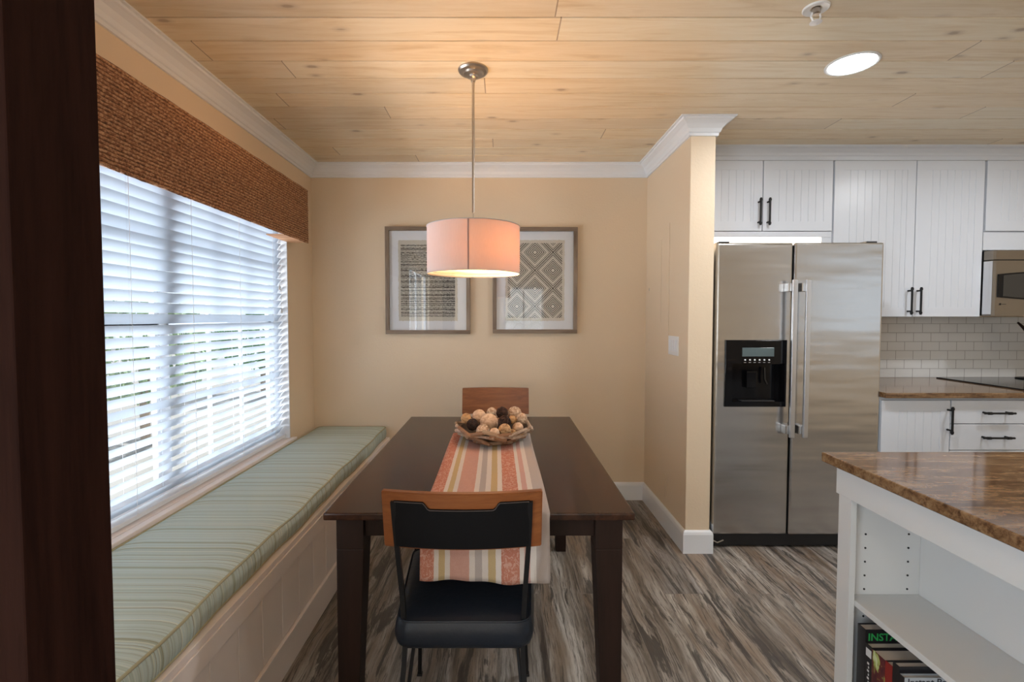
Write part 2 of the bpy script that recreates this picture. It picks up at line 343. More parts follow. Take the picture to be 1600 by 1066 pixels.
# ------------------------------------------------------------------ mesh builder
class MB:
    def __init__(s, tf=None): s.bm = bmesh.new(); s.tf = tf; s.smooth = []
    def merge(s, b, tf=None, smooth=False):
        m = bpy.data.meshes.new('tmp')
        for f in b.faces: f.smooth = smooth
        if smooth:
            for e in b.edges:
                if len(e.link_faces) == 2 and e.calc_face_angle(0) > .55: e.smooth = False
        if tf is not None: b.transform(tf)
        b.to_mesh(m); b.free(); s.bm.from_mesh(m); bpy.data.meshes.remove(m); return s
    def box(s, x0, x1, y0, y1, z0, z1, bev=0.0, seg=2, tf=None):
        b = bmesh.new(); bmesh.ops.create_cube(b, size=1)
        for v in b.verts:
            v.co = Vector(((x0+x1)/2+v.co.x*(x1-x0), (y0+y1)/2+v.co.y*(y1-y0), (z0+z1)/2+v.co.z*(z1-z0)))
        if bev: bmesh.ops.bevel(b, geom=b.edges[:], offset=bev, segments=seg, profile=.6, affect='EDGES')
        return s.merge(b, tf)
    def hexa(s, bot, top, bev=0.0):
        b = bmesh.new(); vb = [b.verts.new(p) for p in bot]; vt = [b.verts.new(p) for p in top]; n = len(bot)
        b.faces.new(vb[::-1]); b.faces.new(vt)
        for i in range(n): b.faces.new((vb[i], vb[(i+1) % n], vt[(i+1) % n], vt[i]))
        bmesh.ops.recalc_face_normals(b, faces=b.faces[:])
        if bev: bmesh.ops.bevel(b, geom=b.edges[:], offset=bev, segments=2, profile=.6, affect='EDGES')
        return s.merge(b)
    def tube(s, pts, r, seg=10, close=False, cap=True, radii=None, square=False):
        b = bmesh.new(); pts = [Vector(p) for p in pts]; n = len(pts); rings = []
        if square: seg = 4
        up = None
        for i, p in enumerate(pts):
            if close: d = (pts[(i+1) % n]-pts[i-1])
            else: d = pts[min(i+1, n-1)]-pts[max(i-1, 0)]
            d.normalize()
            if up is None:
                up = Vector((0, 0, 1)) if abs(d.z) < .9 else Vector((0, 1, 0))
            a = d.cross(up)
            if a.length < 1e-4: a = d.orthogonal()
            a.normalize(); c = a.cross(d).normalized(); up = c
            rr = radii[i] if radii else r
            off = PI/4 if square else 0
            rings.append([b.verts.new(p+(a*math.cos(off+2*PI*k/seg)+c*math.sin(off+2*PI*k/seg))*rr*(1.414 if square else 1)) for k in range(seg)])
        m = n if close else n-1
        for i in range(m):
            A, B = rings[i], rings[(i+1) % n]
            for k in range(seg): b.faces.new((A[k], A[(k+1) % seg], B[(k+1) % seg], B[k]))
        if cap and not close: b.faces.new(rings[0][::-1]); b.faces.new(rings[-1])
        bmesh.ops.recalc_face_normals(b, faces=b.faces[:])
        return s.merge(b, None, not square)
    def lathe(s, prof, c=(0, 0, 0), seg=48, tf=None, smooth=True):
        b = bmesh.new(); rings = []
        for r, z in prof:
            if r < 1e-5: rings.append([b.verts.new((c[0], c[1], c[2]+z))])
            else: rings.append([b.verts.new((c[0]+r*math.cos(2*PI*k/seg), c[1]+r*math.sin(2*PI*k/seg), c[2]+z)) for k in range(seg)])
        for A, B in zip(rings, rings[1:]):
            for k in range(seg):
                k2 = (k+1) % seg
                if len(A) == 1 and len(B) == 1: continue
                if len(A) == 1: b.faces.new((A[0], B[k2], B[k]))
                elif len(B) == 1: b.faces.new((A[k], A[k2], B[0]))
                else: b.faces.new((A[k], A[k2], B[k2], B[k]))
        bmesh.ops.recalc_face_normals(b, faces=b.faces[:])
        return s.merge(b, tf, smooth)
    def extr(s, poly, axis, a, b_, bev=0.0, tf=None):
        # poly of 2-D points; axis x: (y,z), y: (x,z), z: (x,y)
        f = {'x': lambda p, t: (t, p[0], p[1]), 'y': lambda p, t: (p[0], t, p[1]), 'z': lambda p, t: (p[0], p[1], t)}[axis]
        b = bmesh.new(); va = [b.verts.new(f(p, a)) for p in poly]; vb = [b.verts.new(f(p, b_)) for p in poly]; n = len(poly)
        b.faces.new(va); b.faces.new(vb[::-1])
        for i in range(n): b.faces.new((va[i], vb[i], vb[(i+1) % n], va[(i+1) % n]))
        bmesh.ops.recalc_face_normals(b, faces=b.faces[:])
        if bev: bmesh.ops.bevel(b, geom=b.edges[:], offset=bev, segments=2, profile=.6, affect='EDGES')
        return s.merge(b, tf)
    def ring(s, x0, x1, z0, z1, hx0, hx1, hz0, hz1, y0, y1, bev=0.0, tf=None):
        # plate in the XZ plane (front at y0) with a rectangular hole
        b = bmesh.new(); xs = [x0, hx0, hx1, x1]; zs = [z0, hz0, hz1, z1]; V = {}
        for l, y in enumerate((y0, y1)):
            for i in range(4):
                for j in range(4): V[l, i, j] = b.verts.new((xs[i], y, zs[j]))
        for i in range(3):
            for j in range(3):
                if i == 1 and j == 1: continue
                for l in (0, 1):
                    b.faces.new((V[l, i, j], V[l, i+1, j], V[l, i+1, j+1], V[l, i, j+1]))
        for i in range(3):
            for j in (0, 3): b.faces.new((V[0, i, j], V[0, i+1, j], V[1, i+1, j], V[1, i, j])); b.faces.new((V[0, j, i], V[0, j, i+1], V[1, j, i+1], V[1, j, i]))
        b.faces.new((V[0, 1, 1], V[0, 2, 1], V[1, 2, 1], V[1, 1, 1])); b.faces.new((V[0, 1, 2], V[0, 2, 2], V[1, 2, 2], V[1, 1, 2]))
        b.faces.new((V[0, 1, 1], V[0, 1, 2], V[1, 1, 2], V[1, 1, 1])); b.faces.new((V[0, 2, 1], V[0, 2, 2], V[1, 2, 2], V[1, 2, 1]))
        bmesh.ops.recalc_face_normals(b, faces=b.faces[:])
        if bev:
            def out(e): 
                a, c = e.verts[0].co, e.verts[1].co
                if abs(a.y-y0) > 1e-6 or abs(c.y-y0) > 1e-6: return False
                return any(abs(a[k]-q) < 1e-6 and abs(c[k]-q) < 1e-6 for k, q in ((0, x0), (0, x1), (2, z0), (2, z1)))
            bmesh.ops.bevel(b, geom=[e for e in b.edges if out(e)], offset=bev, segments=3, profile=.5, affect='EDGES')
        return s.merge(b, tf)
    def sweep(s, path, prof, i0=0, i1=None):
        # path: 2-D points; profile (d to the right-hand side, z)
        n = len(path); i1 = n-1 if i1 is None else i1; b = bmesh.new(); rings = []
        P2 = [Vector(p) for p in path]
        def nrm(i): d = (P2[i+1]-P2[i]).normalized(); return Vector((d.y, -d.x))
        for i in range(i0, i1+1):
            a = nrm(i-1) if i > 0 else nrm(i); c = nrm(i) if i < n-1 else nrm(i-1)
            m = (a+c)/(1+a.dot(c))
            rings.append([b.verts.new((P2[i].x+m.x*d, P2[i].y+m.y*d, z)) for d, z in prof])
        k = len(prof)
        for A, B in zip(rings, rings[1:]):
            for j in range(k): b.faces.new((A[j], A[(j+1) % k], B[(j+1) % k], B[j]))
        b.faces.new(rings[0]); b.faces.new(rings[-1][::-1])
        bmesh.ops.recalc_face_normals(b, faces=b.faces[:])
        return s.merge(b)
    def pad(s, outline, z0, z1, bulge=.012, side=.006, rings_in=(.01, .025, .05, .09), tf=None):
        # cushion: boxed side with rounded top and bottom; outline CCW list of 2-D
        b = bmesh.new(); O = [Vector(p) for p in outline]; n = len(O)
        c = sum(O, Vector((0, 0)))/n
        xa, xb = min(p.x for p in O), max(p.x for p in O); ya, yb = min(p.y for p in O), max(p.y for p in O)
        c = Vector(((xa+xb)/2, (ya+yb)/2)); hx, hy = (xb-xa)/2, (yb-ya)/2
        def inset(d): return [Vector((c.x+(p.x-c.x)*(hx-d)/hx, c.y+(p.y-c.y)*(hy-d)/hy)) for p in O]
        L = []
        L.append((inset(.02), z0)); L.append((inset(.004), z0+.002))
        hh = z1-z0
        for t in (.12, .3, .5, .7, .88): L.append((inset(-side*math.sin(PI*t)), z0+hh*t))
        L.append((inset(.002), z1))
        for d in rings_in: L.append((inset(d), z1+bulge*(1-math.exp(-d/.035))))
        R = [[b.verts.new((p.x, p.y, z)) for p in q] for q, z in L]
        for A, B in zip(R, R[1:]):
            for k in range(n): b.faces.new((A[k], A[(k+1) % n], B[(k+1) % n], B[k]))
        b.faces.new(R[0][::-1]); b.faces.new(R[-1])
        bmesh.ops.recalc_face_normals(b, faces=b.faces[:])
        return s.merge(b, tf, True)
    def build(s, name, mat, parent=None, origin=None, mats=None):
        me = bpy.data.meshes.new(name)
        if s.tf is not None: s.bm.transform(s.tf)
        if parent is not None:
            org = Vector(parent['_o']) if '_o' in parent else Vector((0, 0, 0))
        elif origin is not None: org = Vector(origin)
        else:
            vs = [v.co for v in s.bm.verts]
            org = Vector(((min(v.x for v in vs)+max(v.x for v in vs))/2, (min(v.y for v in vs)+max(v.y for v in vs))/2, min(v.z for v in vs)))
        s.bm.transform(Matrix.Translation(-org)); s.bm.to_mesh(me); s.bm.free()
        for m in (mats or [mat]): me.materials.append(MT[m] if isinstance(m, str) else m)
        o = bpy.data.objects.new(name, me); COL.objects.link(o)
        o['_o'] = tuple(org)
        if parent is not None: o.parent = parent
        else: o.location = org
        return o

def tag(o, label=None, cat=None, group=None, kind=None):
    if label: o['label'] = label
    if cat: o['category'] = cat
    if group: o['group'] = group
    if kind: o['kind'] = kind
    return o
def thing(name, label, cat, loc=(0, 0, 0), rz=0, group=None):
    o = bpy.data.objects.new(name, None); COL.objects.link(o); o.location = loc; o.rotation_euler = (0, 0, rz)
    o.empty_display_size = .1; o['_o'] = tuple(loc); return tag(o, label, cat, group)
def struct(o): o['kind'] = 'structure'; return o
def copy_tree(root, loc=None, rz=None, label=None, group=None):
    r = root.copy(); COL.objects.link(r)
    if loc is not None: r.location = loc
    if rz is not None: r.rotation_euler = (0, 0, rz)
    if label: r['label'] = label
    if group: r['group'] = group
    for ch in list(root.children):
        c = ch.copy(); COL.objects.link(c); c.parent = r
        for g in list(ch.children):
            d = g.copy(); COL.objects.link(d); d.parent = c
    return r
def sub_origin(o, parent):   # parts store world coordinates relative to their parent's origin
    return o

def rounded(x0, x1, y0, y1, r, seg=6, nx=1, ny=1):
    pts = []
    for cx, cy, a0 in ((x1-r, y0+r, -PI/2), (x1-r, y1-r, 0), (x0+r, y1-r, PI/2), (x0+r, y0+r, PI)):
        for k in range(seg+1):
            a = a0+PI/2*k/seg; pts.append((cx+r*math.cos(a), cy+r*math.sin(a)))
    return pts

# ------------------------------------------------------------------ room shell
XL, XR, YB, YF, XE = -1.37, 1.037, 3.472, -2.6, 4.3
YK = 3.39
struct(MB().box(XL-.14, XE+.1, YF-.1, YB+.1, -.1, 0).build('floor', 'floor', origin=(0, 0, 0)))
b = MB()
y = YF-.1; prof = [(YF-.1, CEIL+.1)]
k = math.floor((YF-.1)/.148)
prof.append((YF-.1, CEIL))
while True:
    k += 1; yy = k*.148
    if yy > YB+.09: break
    prof += [(yy-.004, CEIL), (yy-.0015, CEIL+.006), (yy+.0015, CEIL+.006), (yy+.004, CEIL)]
prof += [(YB+.1, CEIL), (YB+.1, CEIL+.1)]
b.extr(prof, 'x', XL-.14, XE+.1)
struct(b.build('ceiling', 'ceiling', origin=(0, 0, 0)))

# window wall, opening
WY0, WY1, WZ0, WZ1 = .95, 3.07, .545, 2.02
R90 = Matrix.Rotation(PI/2, 4, 'Z')       # local x->y , local y->-x
b = MB(); b.ring(.2, YB+.1, 0, CEIL, WY0, WY1, WZ0, WZ1, -XL, -XL+.14, tf=R90)
b.ring(YF-.1, .2, 0, CEIL, -2.1, -.2, .30, 2.12, -XL, -XL+.14, tf=R90)  # out-of-view opening, added to let in fill light
struct(b.build('wall_left', 'wall', origin=(0, 0, 0)))
struct(MB().box(XL, XR, YB, YB+.1, 0, CEIL).build('wall_back', 'wall', origin=(0, 0, 0)))
struct(MB().box(XR, 1.175, 2.68, YB+.1, 0, CEIL, .004).build('wall_right', 'wall', origin=(0, 0, 0)))
struct(MB().box(1.175, XE+.1, YK, YB+.1, 0, CEIL).build('wall_kitchen', 'wall', origin=(0, 0, 0)))
b = MB(); b.ring(YF-.1, YK, 0, CEIL, -1.6, .5, 1.0, 2.05, -XE-.1, -XE, tf=R90)  # out-of-view opening, added for bright bands on the fridge steel
struct(b.build('wall_side', 'wall', origin=(0, 0, 0)))
w3 = struct(MB().ring(-1.6, .5, 1.0, 2.05, -1.55, .45, 1.05, 2.0, -XE-.07, -XE-.03, tf=R90).build('added_side_window', 'white', origin=(0, 0, 0)))  # unseen, added only to be mirrored in the fridge doors
MB().box(XE+.035, XE+.065, -.57, -.53, 1.05, 2.0).build('mullion', 'white', w3)
b = MB(); b.ring(XL, XE, 0, CEIL, .02, .82, .85, 1.93, YF-.1, YF)
struct(b.build('wall_front', 'wall', origin=(0, 0, 0)))

CP = [(0, -.088), (.010, -.088), (.012, -.074), (.018, -.070), (.024, -.052), (.040, -.032), (.058, -.020), (.066, -.016), (.068, -.007), (.080, -.006), (.080, 0), (0, 0)]
CP = [(d, CEIL+z) for d, z in CP]
path = [(XL, YF), (XL, YB), (XR, YB), (XR, 2.68), (1.175, 2.68), (1.175, 3.085)]
for i in range(5):
    struct(MB().sweep(path, CP, i, i+1).build('trim_%d' % (i+1), 'white', origin=(0, 0, 0)))
BP = [(0, 0), (.016, 0), (.016, .108), (.012, .122), (.004, .130), (0, .130)]
bpath = [(-.81, YB), (XR, YB), (XR, 2.68), (1.175, 2.68), (1.175, 2.9)]
for i, nm in enumerate(('back', 'right', 'pier', 'pier_side')):
    struct(MB().sweep(bpath, BP, i, i+1).build('baseboard_'+nm, 'white', origin=(0, 0, 0)))
struct(MB().sweep([(XL, YF+.02), (XL, .28)], BP).build('baseboard_left', 'white', origin=(0, 0, 0)))

# window unit in the left wall
Fo = MB()
def wf(b, a0, a1, z0, z1, c0, c1, wdt, d0, d1):  # ring in YZ plane, depth X=-d
    b.ring(a0, a1, z0, z1, a0+wdt, a1-wdt, z0+wdt, z1-wdt, d0, d1, tf=R90)
win = struct(MB().ring(WY0, WY1, WZ0+.02, WZ1, WY0+.035, WY1-.035, WZ0+.055, WZ1-.035, 1.462, 1.50, tf=R90).build('window_1', 'white', origin=(0, 0, 0)))
b = MB(); b.box(-1.498, -1.464, 2.048, 2.092, WZ0+.055, WZ1-.035); b.build('mullion', 'white', win)
b = MB()
for a0, a1 in ((WY0+.035, 2.048), (2.092, WY1-.035)):
    for z0, z1, dx in ((WZ0+.055, 1.315, 0), (1.285, WZ1-.035, .0)):
        b = MB(); b.ring(a0, a1, z0, z1, a0+.02, a1-.02, z0+.03, z1-.03, 1.470, 1.492, tf=R90)
        for q in (1/3, 2/3):
            ym = a0+.03+(a1-a0-.06)*q; b.box(-1.488, -1.474, ym-.009, ym+.009, z0+.03, z1-.03)
        zm = (z0+z1)/2; b.box(-1.488, -1.474, a0+.03, a1-.03, zm-.009, zm+.009)
        b.build('sash', 'white', win)
        g = MB(); g.box(-1.4815, -1.4805, a0+.03, a1-.03, z0+.03, z1-.03)
        for f in [f for f in g.bm.faces if abs(f.normal.x) < .5 or f.normal.x < 0]: g.bm.faces.remove(f)
        g.build('pane', 'glass', win)
b = MB(); b.box(-1.462, XL-.001, WY0, WY1, WZ0, WZ0+.015, .002); b.box(-1.369, -1.337, WY0-.03, WY1+.03, WZ0-.012, WZ0+.015, .004)
b.build('window_sill', 'bench', win)
b = MB()   # white painted returns of the opening
b.box(-1.462, XL+.002, WY1-.008, WY1, WZ0+.015, WZ1-.008); b.box(-1.462, XL+.002, WY0, WY0+.008, WZ0+.015, WZ1-.008); b.box(-1.462, XL+.002, WY0, WY1, WZ1-.008, WZ1)
b.build('jamb', 'white', win)

added_win = struct(MB().ring(-2.1, -.2, .30, 2.12, -2.05, -.25, .35, 2.07, -XL+.06, -XL+.10, tf=R90).build('added_left_window', 'white', origin=(0, 0, 0)))  # unseen, added so more light reaches the back wall
MB().box(XL-.095, XL-.065, -1.17, -1.13, .35, 2.07).build('mullion', 'white', added_win)
# rear window, behind the camera
win2 = struct(MB().ring(.02, .82, .85, 1.93, .06, .78, .89, 1.89, YF-.08, YF-.04).build('window_2', 'white', origin=(0, 0, 0)))
MB().box(.405, .435, YF-.075, YF-.045, .89, 1.89).build('mullion', 'white', win2)
g = MB(); g.box(.06, .78, YF-.0605, YF-.0600, .89, 1.89)
for f in [f for f in g.bm.faces if f.normal.y < .5]: g.bm.faces.remove(f)
g.build('pane', 'glass', win2)

# ------------------------------------------------------------------ outside
struct(MB().box(-14, XL-.14, -6, 12, -.25, -.15).build('patio_ground', 'pave', origin=(0, 0, 0)))
struct(MB().box(-1.36, 12, -14, YF-.11, -.25, -.15).build('yard_ground', 'stucco', origin=(0, 0, 0)))
struct(MB().box(XE+.11, 12, YF-.105, 8, -.25, -.15).build('side_yard_ground', 'pave', origin=(0, 0, 0)))
def leafy(name, label, c, rx, ry, rz, n, mat, group=None, trunk=True):
    t = thing(name, label, 'shrub', (c[0], c[1], -.15), 0, group)
    b = bmesh.new()
    for i in range(n):
        u = random.uniform(-1, 1); a = random.uniform(0, 2*PI); r = random.uniform(.75, 1)*math.sqrt(1-u*u)
        p = Vector((c[0]+rx*r*math.cos(a), c[1]+ry*r*math.sin(a), c[2]+rz*u))
        s = random.uniform(.05, .10); R = Euler((random.uniform(0, 6), random.uniform(0, 6), random.uniform(0, 6))).to_matrix()
        vs = [b.verts.new(p+R @ Vector(q)*s) for q in ((-1, 0, 0), (0, -.4, .05), (1, 0, 0), (0, .4, .05))]
        b.faces.new(vs)
    m = MB(); m.merge(b); m.build('foliage', mat, t)
    m = MB(); m.tube([(c[0], c[1], -.15), (c[0], c[1], c[2])], .05); m.build('stem', 'bark', t)
    return t
leafy('garden_shrub', 'green leafy shrub outside, seen through the lower near part of the blind', (-4.2, 5.6, .95), .7, 1.0, .55, 1400, 'leaf2')
leafy('garden_shrub', 'dark green shrub outside, seen through the far end of the blind', (-4.6, 9.2, .9), .7, 1.0, .5, 1400, 'leaf')
tb = thing('garden_wall', 'pale low garden wall outside beyond the window', 'wall', (-7, 6, -.15))
MB().box(-7.1, -6.9, -2, 12, -.15, .85).build('wall_panel', 'stucco', tb)
MB().box(-7.14, -6.86, -2.04, 12.04, .85, .92, .01).build('coping', 'pave', tb)
tw = thing('garden_wall', 'white wall added behind the palm to brighten the reflection in the diamond print', 'wall', (.8, -6.2, -.15))  # added bright backing that strengthens the palm's reflection in the glass
MB().box(-2.5, 4.5, -6.3, -6.1, -.15, 2.3).build('wall_panel', P('white_stucco', (.85, .86, .85), .8), tw)
MB().box(-2.54, 4.54, -6.34, -6.06, 2.3, 2.38, .01).build('coping', 'pave', tw)
# palm behind the rear window (seen mirrored in the picture glass)
pt = thing('palm_tree', 'green palm outdoors, seen mirrored in the glass of the diamond print', 'palm tree', (.55, -3.9, -.15))
MB().tube([(.55, -3.9, -.15), (.58, -3.92, .5), (.55, -3.9, 1.0)], .06, radii=[.08, .06, .05]).build('trunk', 'bark', pt)
for i in range(16):
    a = 2*PI*i/16+random.uniform(-.1, .1); L = random.uniform(.7, 1.0); up = random.uniform(.3, .9)
    b = bmesh.new(); base = Vector((.55, -3.9, 1.0)); d = Vector((math.cos(a), math.sin(a), 0)); sd = Vector((-math.sin(a), math.cos(a), 0))
    for j in range(14):
        t = j/13; p = base+d*L*t+Vector((0, 0, up*(t*1.5-1.3*t*t)))
        for s in (-1, 1):
            q = p+sd*s*.22*math.sin(PI*(.12+.85*t))+d*.10+Vector((0, 0, -.06))
            b.faces.new([b.verts.new(p-d*.014), b.verts.new(q), b.verts.new(p+d*.014)])
    m = MB(); m.merge(b); m.tube([base+d*L*t+Vector((0, 0, up*(t*1.5-1.3*t*t))) for t in (0, .25, .5, .75, 1)], .008, 5)
    m.build('frond', 'leaf2', pt)

# ------------------------------------------------------------------ foreground post
b = MB(); b.box(-.765, -.622, .612, .752, 0, CEIL, .003)
struct(b.build('post_1', 'post', origin=(-.69, .68, 0)))

# ------------------------------------------------------------------ blind
bl = thing('window_blind', 'white horizontal slat blind hanging in the window behind the bench', 'blind', (-1.415, 2.0, WZ0+.015))
SX = -1.415; BY0, BY1 = WY0+.02, WY1-.014
th = math.radians(53)
NS = 31; pitch = .0445
z = WZ0+.075
zs = []
for i in range(NS):
    zc = z+i*pitch
    if zc > 1.955: break
    zs.append(zc)
    b = bmesh.new(); row = []
    for s in range(7):
        t = s/6-.5; cr = .0035*(1-4*t*t)      # slat crown
        lx = t*.05; a = th
        jz = .0006*math.sin(i*3.1)
        row.append((SX+lx*math.cos(a)-cr*math.sin(a), zc+lx*math.sin(a)+cr*math.cos(a)+jz))
    NY = 14
    V = [[b.verts.new((x, BY0+(BY1-BY0)*k/NY, zz-.0016*math.sin(PI*((k*3/NY) % 1)))) for k in range(NY+1)] for x, zz in row]
    for s in range(6):
        for k in range(NY): b.faces.new((V[s][k], V[s][k+1], V[s+1][k+1], V[s+1][k]))
    m = MB(); m.merge(b, None, True); m.build('slat', 'slat', bl)
MB().box(SX-.025, SX+.025, BY0, BY1, WZ0+.022, WZ0+.042, .004).build('bottom_rail', 'white', bl)
MB().box(SX-.028, SX+.028, BY0, BY1, 1.965, 2.008, .003).build('headrail', 'white', bl)
for yc in (1.25, 1.80, 2.16, 2.55, 2.92):
    for dx in (-.024, .027):
        MB().tube([(SX+dx, yc, WZ0+.04), (SX+dx, yc, 1.97)], .0008, 5).build('ladder_cord', 'whiteplastic', bl)
for yc, zt in ((2.98, 1.535), (3.0, 1.39)):
    MB().tube([(SX+.034, yc, 1.965), (SX+.036, yc, zt)], .0008, 5).build('pull_cord', 'cabdark', bl)
    MB().lathe([(0, .03), (.003, .028), (.006, .004), (.006, 0), (0, 0)], (SX+.036, yc, zt-.028), 12).build('tassel', 'cabdark', bl)
MB().tube([(SX+.034, 1.78, 1.965), (SX+.036, 1.78, .72)], .0028, 6).build('tilt_wand', 'glass', bl)

# ------------------------------------------------------------------ woven valance
va = thing('woven_valance', 'brown woven reed valance mounted above the window blind', 'valance', (-1.31, 2.0, 1.81))
VX, VY0, VY1, VZ0, VZ1 = -1.25, .55, 3.10, 1.81, 2.148
b = bmesh.new(); rows = 25; sub = 6; ny = 300
nr = rows*sub; V = []
rnd = [[random.random() for _ in range(ny//2+2)] for _ in range(rows+1)]
for i in range(nr+1):
    r_ = i//sub; ph = (i % sub)/sub; hh = abs(math.sin(PI*ph)); V.append([])
    for j in range(ny+1):
        k = rnd[min(r_, rows)][j//2]
        dx = .004+.005*hh*(.55+.6*k)
        zz = VZ0+(VZ1-VZ0)*i/nr+.0012*math.sin(j*.23+r_*1.7)
        if i == 0: zz += .004*(rnd[0][j//2]-.5)
        V[-1].append(b.verts.new((VX+dx, VY0+(VY1-VY0)*j/ny, zz)))
for i in range(nr):
    for j in range(ny): b.faces.new((V[i][j], V[i][j+1], V[i+1][j+1], V[i+1][j]))
m = MB(); m.merge(b, None, True); m.box(VX-.006, VX+.003, VY0, VY1, VZ0+.002, VZ1); m.build('woven_front', 'valance', va)
MB().box(-1.368, VX-.006, VY0, VY1-.002, VZ1-.022, VZ1-.002).build('mounting_board', 'chairwood', va)
MB().box(-1.368, VX-.006, VY1-.30, VY1-.002, VZ0+.004, VZ0+.010).build('lining', 'valance', va)
for yb in (VY1-.03,):
    MB().tube([(-1.366, yb, VZ1-.03), (-1.366, yb, VZ0+.03), (-1.31, yb, VZ0+.016)], .006, 6).build('bracket', 'black', va)

# ------------------------------------------------------------------ bench and cushion
BX = -.825; BZ = .462; B0, B1 = .28, YB-.002
be = thing('window_bench', 'cream painted built-in bench with beadboard front under the window', 'bench', (-1.1, 1.9, 0))
MB().box(XL+.001, BX+.004, B0, B1, BZ-.022, BZ, .002).build('top_board', 'bench', be)
def grooved(b, a0, a1, z0, z1, face, back, sp, gw=.004, gd=.003, tf=None):
    pr = [(a0, face)]; a = a0+sp
    while a < a1-.01:
        pr += [(a-gw/2, face), (a-gw/4, face+gd), (a+gw/4, face+gd), (a+gw/2, face)]; a += sp
    pr += [(a1, face), (a1, back), (a0, back)]
    b.extr(pr, 'z', z0, z1, tf=tf)
b = MB()
R_ = Matrix(((0, -1, 0, 0), (1, 0, 0, 0), (0, 0, 1, 0), (0, 0, 0, 1)))   # (a, f) -> x=-f, y=a
grooved(b, B0, B1, 0, BZ-.022, -BX, -BX+.02, .148, .006, .004, tf=R_)
b.build('beadboard_front', 'bench', be)
MB().box(BX+.0005, BX+.008, B0, B1, BZ-.085, BZ-.0225, .002).build('top_rail', 'bench', be)
MB().box(BX+.0005, BX+.015, B0, B1-.001, 0, .130, .004).build('baseboard', 'bench', be)
MB().box(XL+.001, BX-.021, B0, B0+.02, 0, BZ-.0225).build('end_panel', 'bench', be)
cu = thing('bench_cushion', 'long pale green striped cushion lying on the window bench', 'cushion', (-1.1, 1.9, BZ))
CX0, CX1, CY0, CY1 = -1.332, -.843, .30, 3.462
ol = rounded(CX0, CX1, CY0, CY1, .035, 6)
# densify long sides
def dens(ol, step=.08):
    r = []
    for i in range(len(ol)):
        a = Vector(ol[i]); c = Vector(ol[(i+1) % len(ol)]); n = max(1, int((c-a).length/step))
        for k in range(n): r.append(tuple(a+(c-a)*k/n))
    return r
old = dens(ol)
# gentle in-and-out of the long front edge
old = [(x+(.004*math.sin(y*7.0)+.003*math.sin(y*17) if x > -1.0 else 0), y) for x, y in old]
MB().pad(old, BZ+.001, BZ+.078, .016, .007).build('cushion_body', 'cushion', cu)
for zz, nm in ((BZ+.079, 'piping'), (BZ+.006, 'piping')):
    MB().tube([(x, y, zz+.0015*math.sin(y*9)*(zz > BZ+.02)) for x, y in old], .0042, 6, close=True).build(nm, 'piping', cu)

# ------------------------------------------------------------------ table
TX0, TX1, TY0, TY1, TZ = -.530, .392, 1.394, 2.768, .76
ta = thing('dining_table', 'dark brown rectangular wooden dining table between bench and partition wall', 'table', (-.07, 2.08, 0))
prf = [(TX0+.006, TZ), (TX1-.006, TZ), (TX1, TZ-.005), (TX1-.001, TZ-.017), (TX1-.010, TZ-.022), (TX0+.010, TZ-.022), (TX0+.001, TZ-.017), (TX0, TZ-.005)]
b = MB(); b.box(TX0, TX1, TY0, TY1, TZ-.022, TZ, .005, 2); b.build('tabletop', 'tabletop', ta)
for sx in (0, 1):
    for sy in (0, 1):
        x0 = TX0+.03 if sx == 0 else TX1-.03-.082; x1 = x0+.082
        y0 = TY0+.025 if sy == 0 else TY1-.025-.082; y1 = y0+.082
        tx0, tx1 = (x0, x1-.026) if sx == 0 else (x0+.026, x1)
        ty0, ty1 = (y0, y1-.026) if sy == 0 else (y0+.026, y1)
        bot = [(tx0, ty0), (tx1, ty0), (tx1, ty1), (tx0, ty1)]; mid = [(x0, y0), (x1, y0), (x1, y1), (x0, y1)]
        b = MB()
        b.hexa([(p[0], p[1], 0) for p in bot], [(p[0], p[1], .64) for p in mid], .003); b.box(x0, x1, y0, y1, .6395, TZ-.0225, .003)
        b.build('leg', 'tablewood', ta)
b = MB(); b.box(TX0+.112, TX1-.112, TY0+.045, TY0+.065, .672, TZ-.0225, .002); b.build('apron', 'tablewood', ta)
b = MB(); b.box(TX0+.112, TX1-.112, TY1-.065, TY1-.045, .672, TZ-.0225, .002); b.build('apron', 'tablewood', ta)
for x0 in (TX0+.05, TX1-.07):
    b = MB(); b.box(x0, x0+.02, TY0+.107, TY1-.107, .672, TZ-.0225, .002); b.build('apron', 'tablewood', ta)

# runner
RX0, RX1 = -.240, .138; nu = 36
b = bmesh.new(); uvl = b.loops.layers.uv.new('UVMap')
pathv = []   # (y, z, s)
Y = 2.36
while Y > TY0+.004: pathv.append((Y, TZ+.0022)); Y -= .03
pathv += [(TY0-.001, TZ+.0018), (TY0-.0045, TZ-.003), (TY0-.0055, TZ-.012)]
zz = TZ-.03
while zz > .550: pathv.append((TY0-.0055, zz)); zz -= .015
V = []; S = []; s = 0
for i, (yy, zz) in enumerate(pathv):
    if i: s += math.hypot(yy-pathv[i-1][0], zz-pathv[i-1][1])
    row = []
    for j in range(nu+1):
        u = j/nu; f = max(0, (TZ-zz)/.19)
        xx = RX0+(RX1-RX0)*u-.006*f*(1-u)+.003*f
        wv = -(.004+.006*math.sin(u*9+.6)*f+.004*math.sin(u*21)*f) if f > .05 else 0
        dz = -.012*u*f+.004*math.sin(u*8)*f if f > .05 else .0008*math.sin(u*11+yy*6)+.0008
        row.append(b.verts.new((xx+(.003*math.sin(yy*5) if f < .05 else 0), yy+(wv if f > .05 else 0), zz+dz)))
    V.append(row); S.append(s)
for i in range(len(V)-1):
    for j in range(nu):
        f = b.faces.new((V[i][j], V[i+1][j], V[i+1][j+1], V[i][j+1]))
        for l, (ii, jj) in zip(f.loops, ((i, j), (i+1, j), (i+1, j+1), (i, j+1))): l[uvl].uv = (jj/nu, S[ii])
